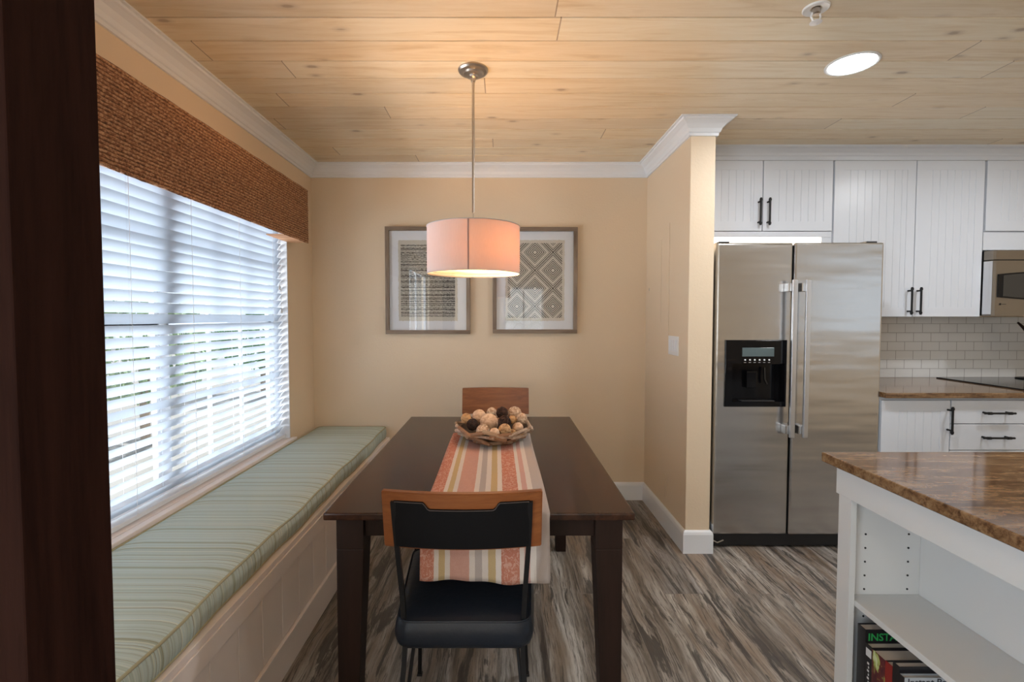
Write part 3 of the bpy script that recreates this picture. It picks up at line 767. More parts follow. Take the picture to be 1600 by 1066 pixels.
m = MB(); m.merge(b, None, True)
ru = m.build('table_runner', 'runner', origin=(0, 0, 0))
md = ru.modifiers.new('thick', 'SOLIDIFY'); md.thickness = .0016; md.offset = 0
tag(ru, 'striped red, yellow and white cloth runner hanging over the near edge of the table', 'table runner')

# ------------------------------------------------------------------ bowl and decorative balls
bc = Vector((-.040, 2.225, TZ+.004))
bo = thing('driftwood_bowl', 'bowl built of driftwood sticks on the table runner, filled with decorative balls', 'bowl', tuple(bc))
MB().lathe([(0, .0035), (.085, .0035), (.115, .02), (.145, .045), (.160, .062), (.156, .063), (.140, .049), (.110, .026), (.082, .009), (0, .009)], tuple(bc), 40).build('bowl_shell', wood('driftwood_dark', (.06, .035, .02), (.11, .07, .045), (.16, .11, .07), 'x', .8), bo)
drift = [wood('driftwood_a', (.20, .12, .07), (.36, .24, .15), (.52, .38, .27), 'x', .75), wood('driftwood_b', (.25, .17, .12), (.46, .34, .25), (.62, .50, .40), 'y', .75), wood('driftwood_c', (.16, .075, .035), (.30, .15, .075), (.42, .24, .13), 'x', .7)]
for lay, (rr, zz, n) in enumerate(((.105, .012, 9), (.135, .029, 13), (.158, .046, 15), (.172, .063, 16))):
    for i in range(n):
        a = 2*PI*(i+random.uniform(-.25, .25))/n+lay*.5
        d = Vector((-math.sin(a), math.cos(a), random.uniform(-.38, .38))).normalized()
        c = bc+Vector((math.cos(a)*rr, math.sin(a)*rr, zz+random.uniform(-.003, .005)))
        L = random.uniform(.035, .062); r = random.uniform(.0060, .0105)
        nrm = Vector((math.cos(a), math.sin(a), 0))*random.uniform(-.010, .006)
        pts = [c-d*L, c-d*L*.4+nrm*.4, c+d*L*.4+nrm*.5, c+d*L]
        pts = [Vector((p.x, p.y, max(p.z, bc.z+.002+r))) for p in pts]
        MB().tube([pts[0]-d*.002]+pts+[pts[-1]+d*.002], r, 7, radii=[r*.5, r*.85, r, r*.95, r*.8, r*.45]).build('driftwood_stick', random.choice(drift), bo)

def ballmat(name, c1, c2, sc, bump=.6, rough=.8, dist=1.0):
    t = T(name); n = t.noise(t.map(t.obj(), (sc, sc, sc*1.6)), 1.0, 4, .6, dist)
    t.set(Base_Color=t.ramp(n, [(.38, c1), (.60, c2)]), Roughness=rough); t.bump(n, bump, .004); return t.m
BM = {'cream': ballmat('cream_fibre_ball', (.56, .35, .22), (.80, .58, .40), 40),
      'shell': ballmat('shell_strip_ball', (.38, .21, .11), (.78, .62, .46), 26, .8, .6, 3),
      'tan': ballmat('tan_carved_ball', (.30, .15, .06), (.60, .40, .22), 50, .9),
      'orange': ballmat('orange_tan_ball', (.42, .20, .07), (.66, .40, .19), 36),
      'dark': ballmat('dark_vine_ball', (.018, .009, .006), (.075, .032, .020), 60)}
def ball(px, py, rpx, Y, kind, label):
    X = (px-785)*Y/750; Z = H-(py-495)*Y/750; r = rpx*Y/750
    c = Vector((X, Y, Z))
    m = MB()
    if kind == 'dark':
        m.lathe([(r*.82*math.sin(PI*i/10), -r*.82*math.cos(PI*i/10)) for i in range(11)], c, 16)
        for q in range(16):
            R = Euler((random.uniform(0, 6), random.uniform(0, 6), random.uniform(0, 6))).to_matrix()
            rr = r*random.uniform(.86, .96)
            m.tube([c+R @ Vector((math.cos(2*PI*k/18)*rr, math.sin(2*PI*k/18)*rr, random.uniform(-.05, .05)*r)) for k in range(18)], r*.07, 5, close=True)
    else:
        b = bmesh.new(); bmesh.ops.create_icosphere(b, subdivisions=4, radius=r)
        from mathutils import noise as NZ
        am = {'cream': .035, 'shell': .07, 'tan': .06, 'orange': .08}[kind]
        off = Vector((px, py, 0))
        for v in b.verts:
            nn = NZ.noise(v.co*(2.2/r)+off)
            v.co *= 1+am*nn
            v.co += c
        m.merge(b, None, True)
        if kind in ('shell', 'tan'):
            for q in range(5 if kind == 'shell' else 4):
                R = Euler((random.uniform(0, 6), random.uniform(0, 6), random.uniform(0, 6))).to_matrix()
                h = random.uniform(-.4, .4)*r; rr = math.sqrt(r*r-h*h)*1.0
                m.tube([c+R @ Vector((math.cos(2*PI*k/20)*rr, math.sin(2*PI*k/20)*rr, h)) for k in range(20)], r*.055, 5, close=True)
    o = m.build('decorative_ball', BM[kind]); tag(o, label, 'decorative ball', 'decorative balls in the driftwood bowl')
    return o
def zp(x, y): return 700+x/11.43, 625+y/11.43
for x, y, r, Y, kd, lb in (
    (320, 345, 95, 2.25, 'orange', 'orange tan ball at the far left edge of the driftwood bowl'),
    (435, 455, 108, 2.19, 'dark', 'dark brown vine ball at the left of the bowl'),
    (555, 305, 122, 2.29, 'cream', 'cream ball at the back left, behind the dark vine ball on the left'),
    (730, 420, 165, 2.22, 'cream', 'largest cream ball in the middle of the driftwood bowl'),
    (780, 240, 92, 2.33, 'shell', 'tan swirled ball at the back, left of the topmost dark vine ball'),
    (965, 240, 110, 2.26, 'dark', 'topmost dark brown vine ball at the back of the pile'),
    (1190, 260, 128, 2.30, 'shell', 'cream ball wrapped with twigs at the back right of the pile'),
    (1010, 415, 122, 2.17, 'dark', 'dark brown vine ball right of the largest cream ball'),
    (1150, 370, 80, 2.24, 'orange', 'orange brown ball under the twig-wrapped cream ball'),
    (1320, 350, 100, 2.24, 'shell', 'white shell strip ball at the right edge of the bowl'),
    (1015, 555, 112, 2.115, 'tan', 'tan carved ball at the front, below the dark ball'),
    (1250, 515, 98, 2.185, 'cream', 'round cream ball at the front right of the bowl'),
    (830, 605, 90, 2.092, 'cream', 'smallest cream ball at the front centre of the bowl'),
    (620, 580, 122, 2.15, 'shell', 'pinkish cream ball at the front left of the bowl'),
    (1150, 620, 80, 2.15, 'tan', 'small tan brown ball at the front, right of the carved tan ball')):
    X_, Y_ = zp(x, y); ball(X_, Y_, r/11.43, Y, kd, lb)

# ------------------------------------------------------------------ chairs (local: back at y=0, faces +y)
def make_chair(label, loc):
    t = thing('dining_chair', label, 'chair', (0, 0, 0), 0)
    HW = .217; ZB, ZT = .706, .872
    def cy(x, z): return -.026*(1-(x/HW)**2)+.032*(ZT-z)/(ZT-ZB)*1.0
    def curved(x0, x1, zf0, zf1, y_in, y_out, nx=28, nz=3):
        b = bmesh.new(); G = {}
        for i in range(nx+1):
            x = x0+(x1-x0)*i/nx
            za, zb = zf0(x), zf1(x)
            for j in range(nz+1):
                z = za+(zb-za)*j/nz
                for l, off in enumerate((y_in, y_out)): G[i, j, l] = b.verts.new((x, cy(x, z)+off, z))
        for i in range(nx):
            for j in range(nz):
                for l in (0, 1): b.faces.new((G[i, j, l], G[i+1, j, l], G[i+1, j+1, l], G[i, j+1, l]))
            for j in (0, nz): b.faces.new((G[i, j, 0], G[i+1, j, 0], G[i+1, j, 1], G[i, j, 1]))
        for i in (0, nx):
            for j in range(nz): b.faces.new((G[i, j, 0], G[i, j+1, 0], G[i, j+1, 1], G[i, j, 1]))
        bmesh.ops.recalc_face_normals(b, faces=b.faces[:]); return b
    b = curved(-HW, HW, lambda x: ZB, lambda x: ZT, 0, .022)
    bmesh.ops.bevel(b, geom=[e for e in b.edges if e.calc_face_angle(0) > 1.0], offset=.0025, segments=2, affect='EDGES')
    m = MB(); m.merge(b); m.build('backrest', 'chairwood', t)
    def top(x):
        ax = abs(x)
        if ax < .088: return .829
        if ax > .100: return .849
        return .829+(ax-.088)/.012*.020
    m = MB(); m.merge(curved(-.182, .182, lambda x: .7125, top, -.0055, -.0006, 60, 3)); lp = m.build('leather_panel', 'leather', t)
    pts = []
    for i in range(61):
        x = -.180+.36*i/60; z = top(x)-.0025; pts.append((x, cy(x, z)-.0065, z))
    MB().tube(pts, .0013, 5).build('stitching', 'stitch', lp)
    for s in (-1, 1):
        # rear post with the leg below it
        b = MB(); b.tube([(s*.184, -.004, .846), (s*.182, .022, .735), (s*.172, .048, .56), (s*.165, .052, .43), (s*.168, .045, .36), (s*.196, -.012, .008)], .0065, square=True)
        b.build('leg', 'black', t)
        b = MB(); b.tube([(s*.150, .13, .405), (s*.166, .085, .25), (s*.190, -.002, .010)], .0055, 8); b.build('brace', 'black', t)
        b = MB(); b.tube([(s*.185, .42, .405), (s*.192, .45, .2), (s*.200, .475, .008)], .0065, square=True); b.build('leg', 'black', t)
        b = MB(); b.box(s*.196-.010, s*.196+.010, -.022, -.002, 0, .008, .002); b.build('foot', 'blackmatte', t)
        b = MB(); b.box(s*.200-.010, s*.200+.010, .465, .485, 0, .008, .002); b.build('foot', 'blackmatte', t)
    b = MB(); b.tube([(-.164, .052, .408), (.164, .052, .408), (.186, .43, .408), (-.186, .43, .408)], .006, 8, close=True); b.build('seat_frame', 'black', t)
    out = [(-.187, .035), (.187, .035), (.216, .46), (-.216, .46)]
    # rounded trapezoid
    ol = []
    n = len(out); r = .045
    for i in range(n):
        p = Vector(out[i]); a = Vector(out[i-1]); c = Vector(out[(i+1) % n])
        u = (a-p).normalized(); v = (c-p).normalized()
        for k in range(7):
            q = k/6; w1 = (1-q)**2; w2 = 2*q*(1-q); w3 = q*q
            ol.append(tuple((p+u*r)*w1+p*w2+(p+v*r)*w3))
    ol = dens(ol, .05)
    b = MB(); b.pad(ol, .409, .488, .012, .010); st = b.build('seat', 'seatleather', t)
    MB().tube([(x, y, .489) for x, y in ol], .0028, 6, close=True).build('seam', 'seatleather', st)
    t.location = loc
    return t
ch = make_chair('wood and black leather chair with dark navy seat at the near end of the table', (-.109, 1.272, 0))
copy_tree(ch, (-.045, 3.15, 0), PI, 'chair with orange-brown wooden backrest at the far end of the table, behind the bowl')

# ------------------------------------------------------------------ pendant lamp
PX, PY = -.128, 2.143
pe = thing('pendant_lamp', 'drum shade pendant lamp hanging above the dining table, warm light on', 'pendant lamp', (PX, PY, CEIL))
MB().lathe([(0, 0), (.066, 0), (.066, -.006), (.060, -.013), (.046, -.017), (.042, -.024), (.024, -.028), (.020, -.036), (.012, -.040), (.010, -.052), (0, -.052)], (PX, PY, CEIL), 40).build('canopy', 'nickel', pe)
MB().tube([(PX, PY, CEIL-.05), (PX, PY, 1.80)], .0058, 12).build('rod', 'nickel', pe)
MB().tube([(PX, PY, 1.80), (PX, PY, 1.745)], .0022, 8).build('cord', 'nickel', pe)
MB().lathe([(0, .022), (.004, .020), (.007, .014), (.004, .009), (.009, .004), (.010, 0), (0, 0)], (PX, PY, 1.735), 16).build('finial', 'nickel', pe)
SR = .205; SZ0, SZ1 = 1.530, 1.735
b = bmesh.new(); V = []
for zz in (SZ0, SZ0+.05, (SZ0+SZ1)/2, SZ1-.05, SZ1): V.append([b.verts.new((PX+SR*math.cos(2*PI*k/96), PY+SR*math.sin(2*PI*k/96), zz)) for k in range(96)])
for A, B in zip(V, V[1:]):
    for k in range(96): b.faces.new((A[k], A[(k+1) % 96], B[(k+1) % 96], B[k]))
m = MB(); m.merge(b, None, True); sh = m.build('shade', 'shade', pe)
for zz in (SZ0, SZ1):
    MB().tube([(PX+SR*math.cos(2*PI*k/96), PY+SR*math.sin(2*PI*k/96), zz) for k in range(96)], .0022, 6, close=True).build('rim', MT['shade'], sh)
MB().box(PX-.012, PX-.006, PY-SR-.0012, PY-SR+.0005, SZ0, SZ1).build('seam', P('shade_seam', (.35, .25, .24), .9), sh)
b = bmesh.new(); bmesh.ops.create_circle(b, cap_ends=True, segments=64, radius=SR-.02)
bmesh.ops.translate(b, verts=b.verts, vec=(PX, PY, SZ0+.012)); m = MB(); m.merge(b); m.build('diffuser', 'diffuser', pe)
b = MB()
for k in range(3):
    a = 2*PI*k/3+.4; b.tube([(PX, PY, SZ1-.004), (PX+SR*math.cos(a), PY+SR*math.sin(a), SZ1-.004)], .0016, 6)
b.build('spider', 'nickel', pe)
MB().lathe([(0, 0), (.018, 0), (.018, -.045), (0, -.045)], (PX, PY, SZ1-.004), 20).build('socket', 'whiteplastic', pe)
MB().lathe([(0, 0), (.013, 0), (.014, -.015), (.026, -.04), (.030, -.058), (.024, -.078), (0, -.088)], (PX, PY, SZ1-.050), 24).build('bulb', E('warm_bulb', (1, .62, .30), 12), pe)
for dx, en in ((.065, 8.6),):
    l = bpy.data.lights.new('pendant_light', 'POINT'); l.energy = en; l.color = (1, .56, .26); l.shadow_soft_size = .03
    o = bpy.data.objects.new('pendant_light', l); COL.objects.link(o); o.location = (PX+dx, PY-.045, 1.64)

# ------------------------------------------------------------------ recessed lights, sprinkler
for i, (x, y) in enumerate(DOWN):
    lab = ['round recessed ceiling light, lit, above the kitchen in front of the fridge', 'recessed ceiling light above the cooktop side of the kitchen', 'recessed ceiling light above the island', 'recessed ceiling light at the right of the island', 'recessed ceiling light behind the camera on the left', 'recessed ceiling light behind the camera on the right'][i]
    t = thing('recessed_light', lab, 'ceiling light', (x, y, CEIL), 0, 'recessed ceiling lights')
    MB().lathe([(.090, 0), (.100, 0), (.100, -.003), (.094, -.006), (.088, -.004), (.087, 0)], (x, y, CEIL-.0003), 48).build('trim_ring', 'whiteplastic', t)
    MB().lathe([(0, -.003), (.087, -.003), (.087, -.001), (0, -.001)], (x, y, CEIL-.0003), 48).build('lens', E('led_lens', (.93, .96, 1), 14), t)
    area('downlight', (x, y, CEIL-.012), (0, 0, 0), .17, .17, DOWN_W*(.98, .95, .18, .35, .7, .28)[i], (.93, .96, 1.0) if i < 4 else (1, .95, .9), 'DISK')
sx, sy = 1.098, 1.723
t = thing('fire_sprinkler', 'white fire sprinkler head on the plank ceiling', 'sprinkler', (sx, sy, CEIL))
MB().lathe([(.018, -.002), (.030, -.003), (.040, -.006), (.043, -.003), (.043, 0), (.018, 0)], (sx, sy, CEIL), 32).build('escutcheon', 'whiteplastic', t)
MB().lathe([(0, 0), (.014, 0), (.014, -.018), (.010, -.022), (0, -.022)], (sx, sy, CEIL-.001), 16).build('body', 'nickel', t)
b = MB()
for s in (-1, 1): b.tube([(sx+s*.012, sy, CEIL-.016), (sx+s*.017, sy, CEIL-.03), (sx+s*.006, sy, CEIL-.05)], .0035, 6)
b.build('frame_arm', 'whiteplastic', t)
MB().lathe([(0, 0), (.019, 0), (.020, -.002), (.006, -.005), (0, -.005)], (sx, sy, CEIL-.048), 20).build('deflector', 'whiteplastic', t)

# ------------------------------------------------------------------ pictures
def picture(x0, x1, z0, z1, art, label):
    y = YB-.001
    t = thing('framed_print', label, 'picture', ((x0+x1)/2, y, (z0+z1)/2))
    fw = .028; fy = y-.030
    for nm, (a, c, d, e), ma in (('top', (x0, x1, z1-fw, z1), 'frame1'), ('bottom', (x0, x1, z0, z0+fw), 'frame1'), ('l', (x0, x0+fw, z0+fw, z1-fw), 'frame2'), ('r', (x1-fw, x1, z0+fw, z1-fw), 'frame2')):
        MB().box(a, c, fy, y, d, e, .002).build('frame_rail', ma, t)
    MB().box(x0+fw, x1-fw, y-.010, y, z0+fw, z1-fw).build('mat_board', 'mat', t)
    cx, cz = (x0+x1)/2-.0, (z0+z1)/2+.0
    b = bmesh.new()
    # paper with deckled edge
    W, Hh = .212, .290; n = 60
    pts = []
    for i in range(n): pts.append((-W+2*W*i/n, -Hh))
    for i in range(n): pts.append((W, -Hh+2*Hh*i/n))
    for i in range(n): pts.append((W-2*W*i/n, Hh))
    for i in range(n): pts.append((-W, Hh-2*Hh*i/n))
    pts = [(cx+a*(1+random.uniform(-.014, .008)), cz+c*(1+random.uniform(-.010, .006))) for a, c in pts]
    m = MB(); m.extr(pts, 'y', y-.0118, y-.0104)
    o = m.build('textile_art', art, t)
    g = MB(); g.box(x0+fw, x1-fw, y-.0215, y-.0205, z0+fw, z1-fw)
    for f in [f for f in g.bm.faces if f.normal.y > -.5]: g.bm.faces.remove(f)
    g.build('glass_pane', 'picglass', t)
    return t
picture(-.838, -.231, 1.215, 1.982, 'lines', 'framed print of irregular black and cream horizontal lines, left of the lamp shade')
picture(-.070, .537, 1.220, 1.978, 'diamond', 'framed print of black concentric diamonds, right of the lamp shade')

# ------------------------------------------------------------------ right wall fittings
t = thing('light_switch', 'white three-gang rocker switch plate on the tan partition wall', 'light switch', (XR, 2.90, 1.165))
MB().box(XR-.006, XR-.0002, 2.815, 2.98, 1.108, 1.223, .002).build('switch_plate', 'whiteplastic', t)
for k in range(3): MB().box(XR-.009, XR-.0062, 2.838+k*.046, 2.838+k*.046+.032, 1.132, 1.199, .001).build('rocker', 'white', t)
t = thing('electrical_panel', 'tan painted breaker panel cover on the partition wall, above the switch', 'electrical panel', (XR, 3.2, 1.55))
MB().box(XR-.004, XR-.0002, 2.99, 3.44, 1.22, 1.92, .0015).build('panel_frame', 'wall', t)
d = MB().box(XR-.0065, XR-.0042, 3.13, 3.42, 1.30, 1.84, .0012).build('panel_door', 'wall', t)
MB().box(XR-.0095, XR-.0067, 3.37, 3.378, 1.52, 1.54, .001).build('latch', 'nickel', d)
t = thing('outlet_cover', 'tan painted blank outlet cover low on the partition wall', 'outlet cover', (XR, 3.03, .27))
MB().box(XR-.005, XR-.0002, 2.99, 3.07, .20, .33, .0015).build('cover_plate', 'wall', t)

# ------------------------------------------------------------------ fridge
FY = 2.717; FX0, FX1, FXM = 1.207, 2.150, 1.642; FZ0, FZ1 = .085, 1.757
fr = thing('refrigerator', 'stainless steel side-by-side refrigerator with black dispenser beside the partition wall', 'refrigerator', (1.68, 3.05, 0))
MB().box(FX0+.004, FX1-.004, FY+.062, 3.37, .03, FZ1-.012, .004).build('body', 'blackmatte', fr)
MB().box(FX0+.012, FX1-.012, FY+.03, FY+.06, .008, FZ0-.008, .003).build('base_grille', 'blackmatte', fr)
MB().box(FX0+.002, FX1-.002, FY+.051, FY+.0615, FZ0+.006, FZ1-.006).build('door_gasket', 'blackmatte', fr)
b = MB()
DX0, DX1, DZ0, DZ1 = 1.262, 1.610, .828, 1.208
b.ring(FX0, FXM-.004, FZ0, FZ1, DX0+.008, DX1-.008, DZ0+.008, DZ1-.008, FY, FY+.05, .014)
fd = b.build('freezer_door', 'steel', fr)
rd = MB().box(FXM+.004, FX1, FY, FY+.05, FZ0, FZ1, .012, 3).build('fridge_door', 'steel', fr)
for dd, hx in ((fd, FXM-.024), (rd, FXM+.050)):
    b = MB(); b.box(hx-.0135, hx+.0135, FY-.064, FY-.046, .662, 1.545, .006, 3)
    b.build('handle', 'handle', dd)
    for hz in (.680, 1.480):
        b = MB(); b.box(hx-.024+(-.006), hx+.008, FY-.046, FY-.0002, hz, hz+.048, .003); b.build('handle_mount', 'steel', dd)
b = MB(); b.ring(DX0, DX1, DZ0, DZ1, DX0+.04, DX1-.012, DZ0+.03, 1.075, FY-.010, FY+.004, .004); 
b.box(DX0+.04, DX1-.012, FY+.004, FY+.010, 1.070, DZ1-.03)
b.build('dispenser_bezel', 'blackplastic', fd)
b = MB()  # cavity walls
b.box(DX0+.009, DX1-.009, FY+.044, FY+.049, DZ0+.009, DZ1-.009); b.box(DX0+.009, DX0+.040, FY+.0045, FY+.044, DZ0+.009, 1.075)
b.box(DX1-.013, DX1-.009, FY+.0045, FY+.044, DZ0+.009, 1.075); b.box(DX0+.040, DX1-.013, FY-.004, FY+.044, DZ0+.009, DZ0+.030)
b.build('dispenser_cavity', 'blackplastic', fd)
MB().box(1.355, 1.535, FY-.0125, FY-.0102, 1.115, 1.165, .001).build('display', P('dispenser_display', (.10, .14, .15), .1), fd)
for k in range(6):
    bx = 1.372+k*.0272
    MB().lathe([(0, -.0012), (.0048, -.0012), (.0048, .0012), (0, .0012)], (0, 0, 0), 12, tf=Matrix.Translation((bx, FY-.0114, 1.096)) @ Matrix.Rotation(PI/2, 4, 'X')).build('indicator_button', 'whiteplastic', fd)
    MB().box(bx-.006, bx+.006, FY-.0108, FY-.0102, 1.080, 1.0825).build('button_caption', 'cabdark', fd)
b = MB(); b.box(1.395, 1.455, FY+.012, FY+.030, .930, 1.03, .006, tf=None); b.build('ice_lever', 'blackplastic', fd)
b = MB(); b.tube([(1.50, FY+.02, 1.05), (1.50, FY+.015, .98), (1.51, FY+.005, .955)], .007, 8); b.build('water_spout', 'blackplastic', fd)
MB().box(DX0+.10, DX1-.06, FY+.000, FY+.035, DZ0+.030, DZ0+.034, .001).build('drip_tray', P('drip_tray_grey', (.05, .05, .05), .2), fd)
for hx in (FX0+.05, FX1-.06): MB().box(hx-.03, hx+.03, FY+.015, FY+.09, FZ1+.0005, FZ1+.010, .003).build('hinge_cover', 'blackmatte', fr)
for hx in (FX0+.05, FX1-.05): MB().lathe([(0, 0), (.014, 0), (.014, .03), (0, .03)], (hx, FY+.085, 0), 14).build('foot', 'blackmatte', fr)
MB().tube([(FX0+.01, FY+.02, .045), (FX0+.035, FY+.01, .035), (FX0+.07, FY+.01, .05)], .004, 6).build('lower_hinge', 'nickel', fr)

# ------------------------------------------------------------------ kitchen cabinets
def bar_handle(parent, x, y, z, L, vertical=True, name='handle'):
    b = MB()
    if vertical:
        b.tube([(x, y-.032, z-L/2), (x, y-.032, z+L/2)], .006, 12)
        for s in (-1, 1):
            b.tube([(x, y-.0003, z+s*(L/2-.022)), (x, y-.032, z+s*(L/2-.022))], .0055, 10)
            b.tube([(x, y-.032, z+s*(L/2-.012)-.006), (x, y-.032, z+s*(L/2-.012)+.006)], .0085, 12)
    else:
        b.tube([(x-L/2, y-.032, z), (x+L/2, y-.032, z)], .006, 12)
        for s in (-1, 1):
            b.tube([(x+s*(L/2-.022), y-.0003, z), (x+s*(L/2-.022), y-.032, z)], .0055, 10)
            b.tube([(x+s*(L/2-.030)-.010, y-.032, z), (x+s*(L/2-.030)+.010, y-.032, z)], .0085, 12)
    return b.build(name, 'black', parent)
def door(parent, x0, x1, z0, z1, y, sp=.047, st=.055, rl=.060, name='door'):
    b = MB()
    b.ring(x0, x1, z0, z1, x0+st, x1-st, z0+rl, z1-rl, y, y+.018, .0015)
    grooved(b, x0+st-.001, x1-st+.001, z0+rl-.001, z1-rl+.001, y+.0025, y+.016, sp, .004, .002)
    return b.build(name, 'cab', parent)
def slab(parent, x0, x1, z0, z1, y, name='drawer_front'):
    return MB().box(x0, x1, y, y+.018, z0, z1, .002).build(name, 'cab', parent)
UY = 3.09
def carcass(name, label, x0, x1, z0, z1, yf, y1=YK-.001, cat='cabinet', group=None):
    t = thing(name, label, cat, ((x0+x1)/2, (yf+y1)/2, z0), 0, group)
    MB().box(x0, x1, yf+.0205, y1, z0, z1).build('carcass', 'cab', t)
    return t
UG = 'white wall cabinets'
c = carcass('wall_cabinet', 'short white two-door wall cabinet above the refrigerator', 1.183, 2.108, 1.868, 2.334, UY, group=UG)
d = door(c, 1.200, 1.6575, 1.888, 2.332, UY); bar_handle(d, 1.632, UY, 2.005, .172)
d = door(c, 1.6625, 2.104, 1.888, 2.332, UY); bar_handle(d, 1.690, UY, 2.005, .172)
MB().box(1.200, 2.104, UY+.004, UY+.0203, 1.848, 1.884, .002).build('light_rail', 'cab', c)
MB().box(2.042, 2.106, UY+.006, UY+.03, 1.70, 1.8478, .002).build('filler_strip', 'cab', c)
c = carcass('wall_cabinet', 'tall white two-door beadboard wall cabinet between refrigerator and microwave', 2.112, 3.074, 1.338, 2.334, UY, group=UG)
d = door(c, 2.116, 2.634, 1.340, 2.332, UY); bar_handle(d, 2.604, UY, 1.440, .175)
d = door(c, 2.639, 3.070, 1.340, 2.332, UY); bar_handle(d, 2.662, UY, 1.440, .175)
c = carcass('wall_cabinet', 'short white wall cabinet above the microwave', 3.078, 3.84, 1.765, 2.334, UY, group=UG)
d = door(c, 3.086, 3.457, 1.888, 2.332, UY); bar_handle(d, 3.43, UY, 2.005, .172)
d = door(c, 3.463, 3.836, 1.888, 2.332, UY); bar_handle(d, 3.49, UY, 2.005, .172)
MB().box(3.080, 3.838, UY+.006, UY+.0203, 1.767, 1.880, .001).build('filler_panel', 'cab', c)
KP = [(0, -.084), (.004, -.084), (.006, -.060), (.010, -.056), (.014, -.040), (.030, -.020), (.045, -.012), (.048, 0), (0, 0)]
struct(MB().sweep([(1.183, UY+.012), (XE-.001, UY+.012)], [(d_, CEIL+z_) for d_, z_ in KP]).build('trim_6', 'cab', origin=(0, 0, 0)))
# under-cabinet light bar above the fridge
t = thing('light_bar', 'glowing warm white strip light under the cabinet above the refrigerator', 'strip light', (1.62, 3.14, 1.82))
MB().box(1.21, 2.04, 3.125, 3.165, 1.8485, 1.8676, .002).build('housing', 'whiteplastic', t)
MB().box(1.21, 2.048, 3.118, 3.150, 1.800, 1.8482, .004).build('lens', E('strip_light_lens', (1, .86, .68), 9), t)
area('strip_light', (1.62, 3.10, 1.79), (math.radians(-30), 0, 0), .8, .03, 3.0, (1, .74, .5))

# backsplash
bs = MB().box(2.16, XE-.001, YK-.010, YK-.0005, .9105, 1.337).build('wall_backsplash', 'tile', origin=(0, 0, 0)); struct(bs)
# microwave
MX0, MX1, MY, MZ0, MZ1 = 3.079, 3.836, 3.036, 1.345, 1.757
mw = thing('microwave', 'stainless over-the-range microwave at the right edge above the cooktop', 'microwave', (3.45, 3.2, MZ0))
MB().box(MX0+.006, MX1-.006, MY+.052, YK-.012, MZ0+.002, MZ1, .003).build('body', 'blackmatte', mw)
b = MB(); b.extr([(MX0, MY+.050), (MX0+.012, MY+.003), (MX0+.03, MY), (MX1-.05, MY), (MX1-.028, MY+.004), (MX1, MY+.050)], 'z', MZ0, 1.694); dr = b.build('door', 'steel2', mw)
b = MB(); b.extr([(MX0, MY+.050), (MX0+.012, MY+.005), (MX0+.03, MY+.002), (MX1-.05, MY+.002), (MX1-.028, MY+.006), (MX1, MY+.050)], 'z', 1.700, MZ1); b.build('vent_trim', 'steel2', mw)
b = MB(); b.box(MX0+.0005, MX1-.0005, MY+.02, MY+.05, 1.6943, 1.6997); b.build('vent_gap', 'blackmatte', mw)
for s, xx in ((-1, MX0), (1, MX1)):
    b = MB(); b.extr([(xx-s*-.0, MY+.049), (xx-s*.026, MY+.004), (xx-s*.030, MY-.002), (xx+s*.001, MY+.048)] if s > 0 else [(xx, MY+.049), (xx+.0115, MY+.004), (xx+.008, MY+.001), (xx-.002, MY+.048)], 'z', MZ0+.01, 1.690); b.build('side_trim', 'chrome', mw)
def bow(x0, x1, zc, h, n=14, amp=.016):
    top = [(x0+(x1-x0)*i/n, zc+h/2+amp*math.sin(PI*i/n)) for i in range(n+1)]
    return top+[(x, 2*zc-z) for x, z in top[::-1]]
b = MB(); b.extr(bow(MX0+.042, MX1-.20, 1.535, .145), 'y', MY-.006, MY-.0003); g = b.build('window_surround', 'blackplastic', dr)
b = MB(); b.extr(bow(MX0+.072, MX1-.22, 1.535, .130), 'y', MY-.0075, MY-.0063); b.build('window_glass', P('smoked_glass', (.030, .029, .027), .15), dr)
MB().lathe([(0, -.001), (.006, -.001), (.006, .001), (0, .001)], (0, 0, 0), 14, tf=Matrix.Translation((MX0+.063, MY-.0015, 1.419)) @ Matrix.Rotation(PI/2, 4, 'X')).build('badge', 'black', dr)
MB().box(MX0+.074, MX0+.100, MY-.001, MY-.0002, 1.4175, 1.4205).build('badge_text', 'black', dr)
MB().tube([(MX1-.16, MY-.035, 1.40), (MX1-.16, MY-.035, 1.67)], .009, 10).build('handle', 'handle', dr)

# lower run
LY = 2.722
ct = MB().box(2.163, XE-.002, 2.69, YK-.011, .880, .910, .004, 3).build('countertop', 'granite'); tag(ct, 'brown granite countertop along the kitchen wall, right of the refrigerator', 'countertop')
LG = 'white base cabinets'
def base(label, x0, x1):
    t = carcass('base_cabinet', label, x0, x1, .10, .879, LY, group=LG)
    MB().box(x0, x1, LY+.07, LY+.085, .0, .0995).build('toe_kick', 'cab', t); return t
c = base('white one-door base cabinet directly right of the refrigerator', 2.163, 2.560)
d = door(c, 2.166, 2.557, .112, .862, LY); bar_handle(d, 2.534+.008, LY, .752, .158)
c = base('white three-drawer base cabinet with black bar pulls left of the cooktop', 2.5605, 3.058)
for z0, z1 in ((.729, .862), (.576, .725), (.112, .572)):
    d = slab(c, 2.563, 3.055, z0, z1, LY); bar_handle(d, 2.81, LY, z1-.068 if z1 > .8 else z1-.072, .175, False)
c = base('white base cabinet under the cooktop', 3.0585, 3.84)
d = door(c, 3.062, 3.447, .112, .862, LY); bar_handle(d, 3.42, LY, .752, .158)
d = door(c, 3.452, 3.837, .112, .862, LY); bar_handle(d, 3.48, LY, .752, .158)
ck = thing('cooktop', 'flat black glass cooktop set in the granite counter at the right edge', 'cooktop', (3.42, 3.05, .91))
MB().box(3.04, 3.80, 2.755, 3.34, .9102, .9165, .002).build('glass_top', 'blackplastic', ck)
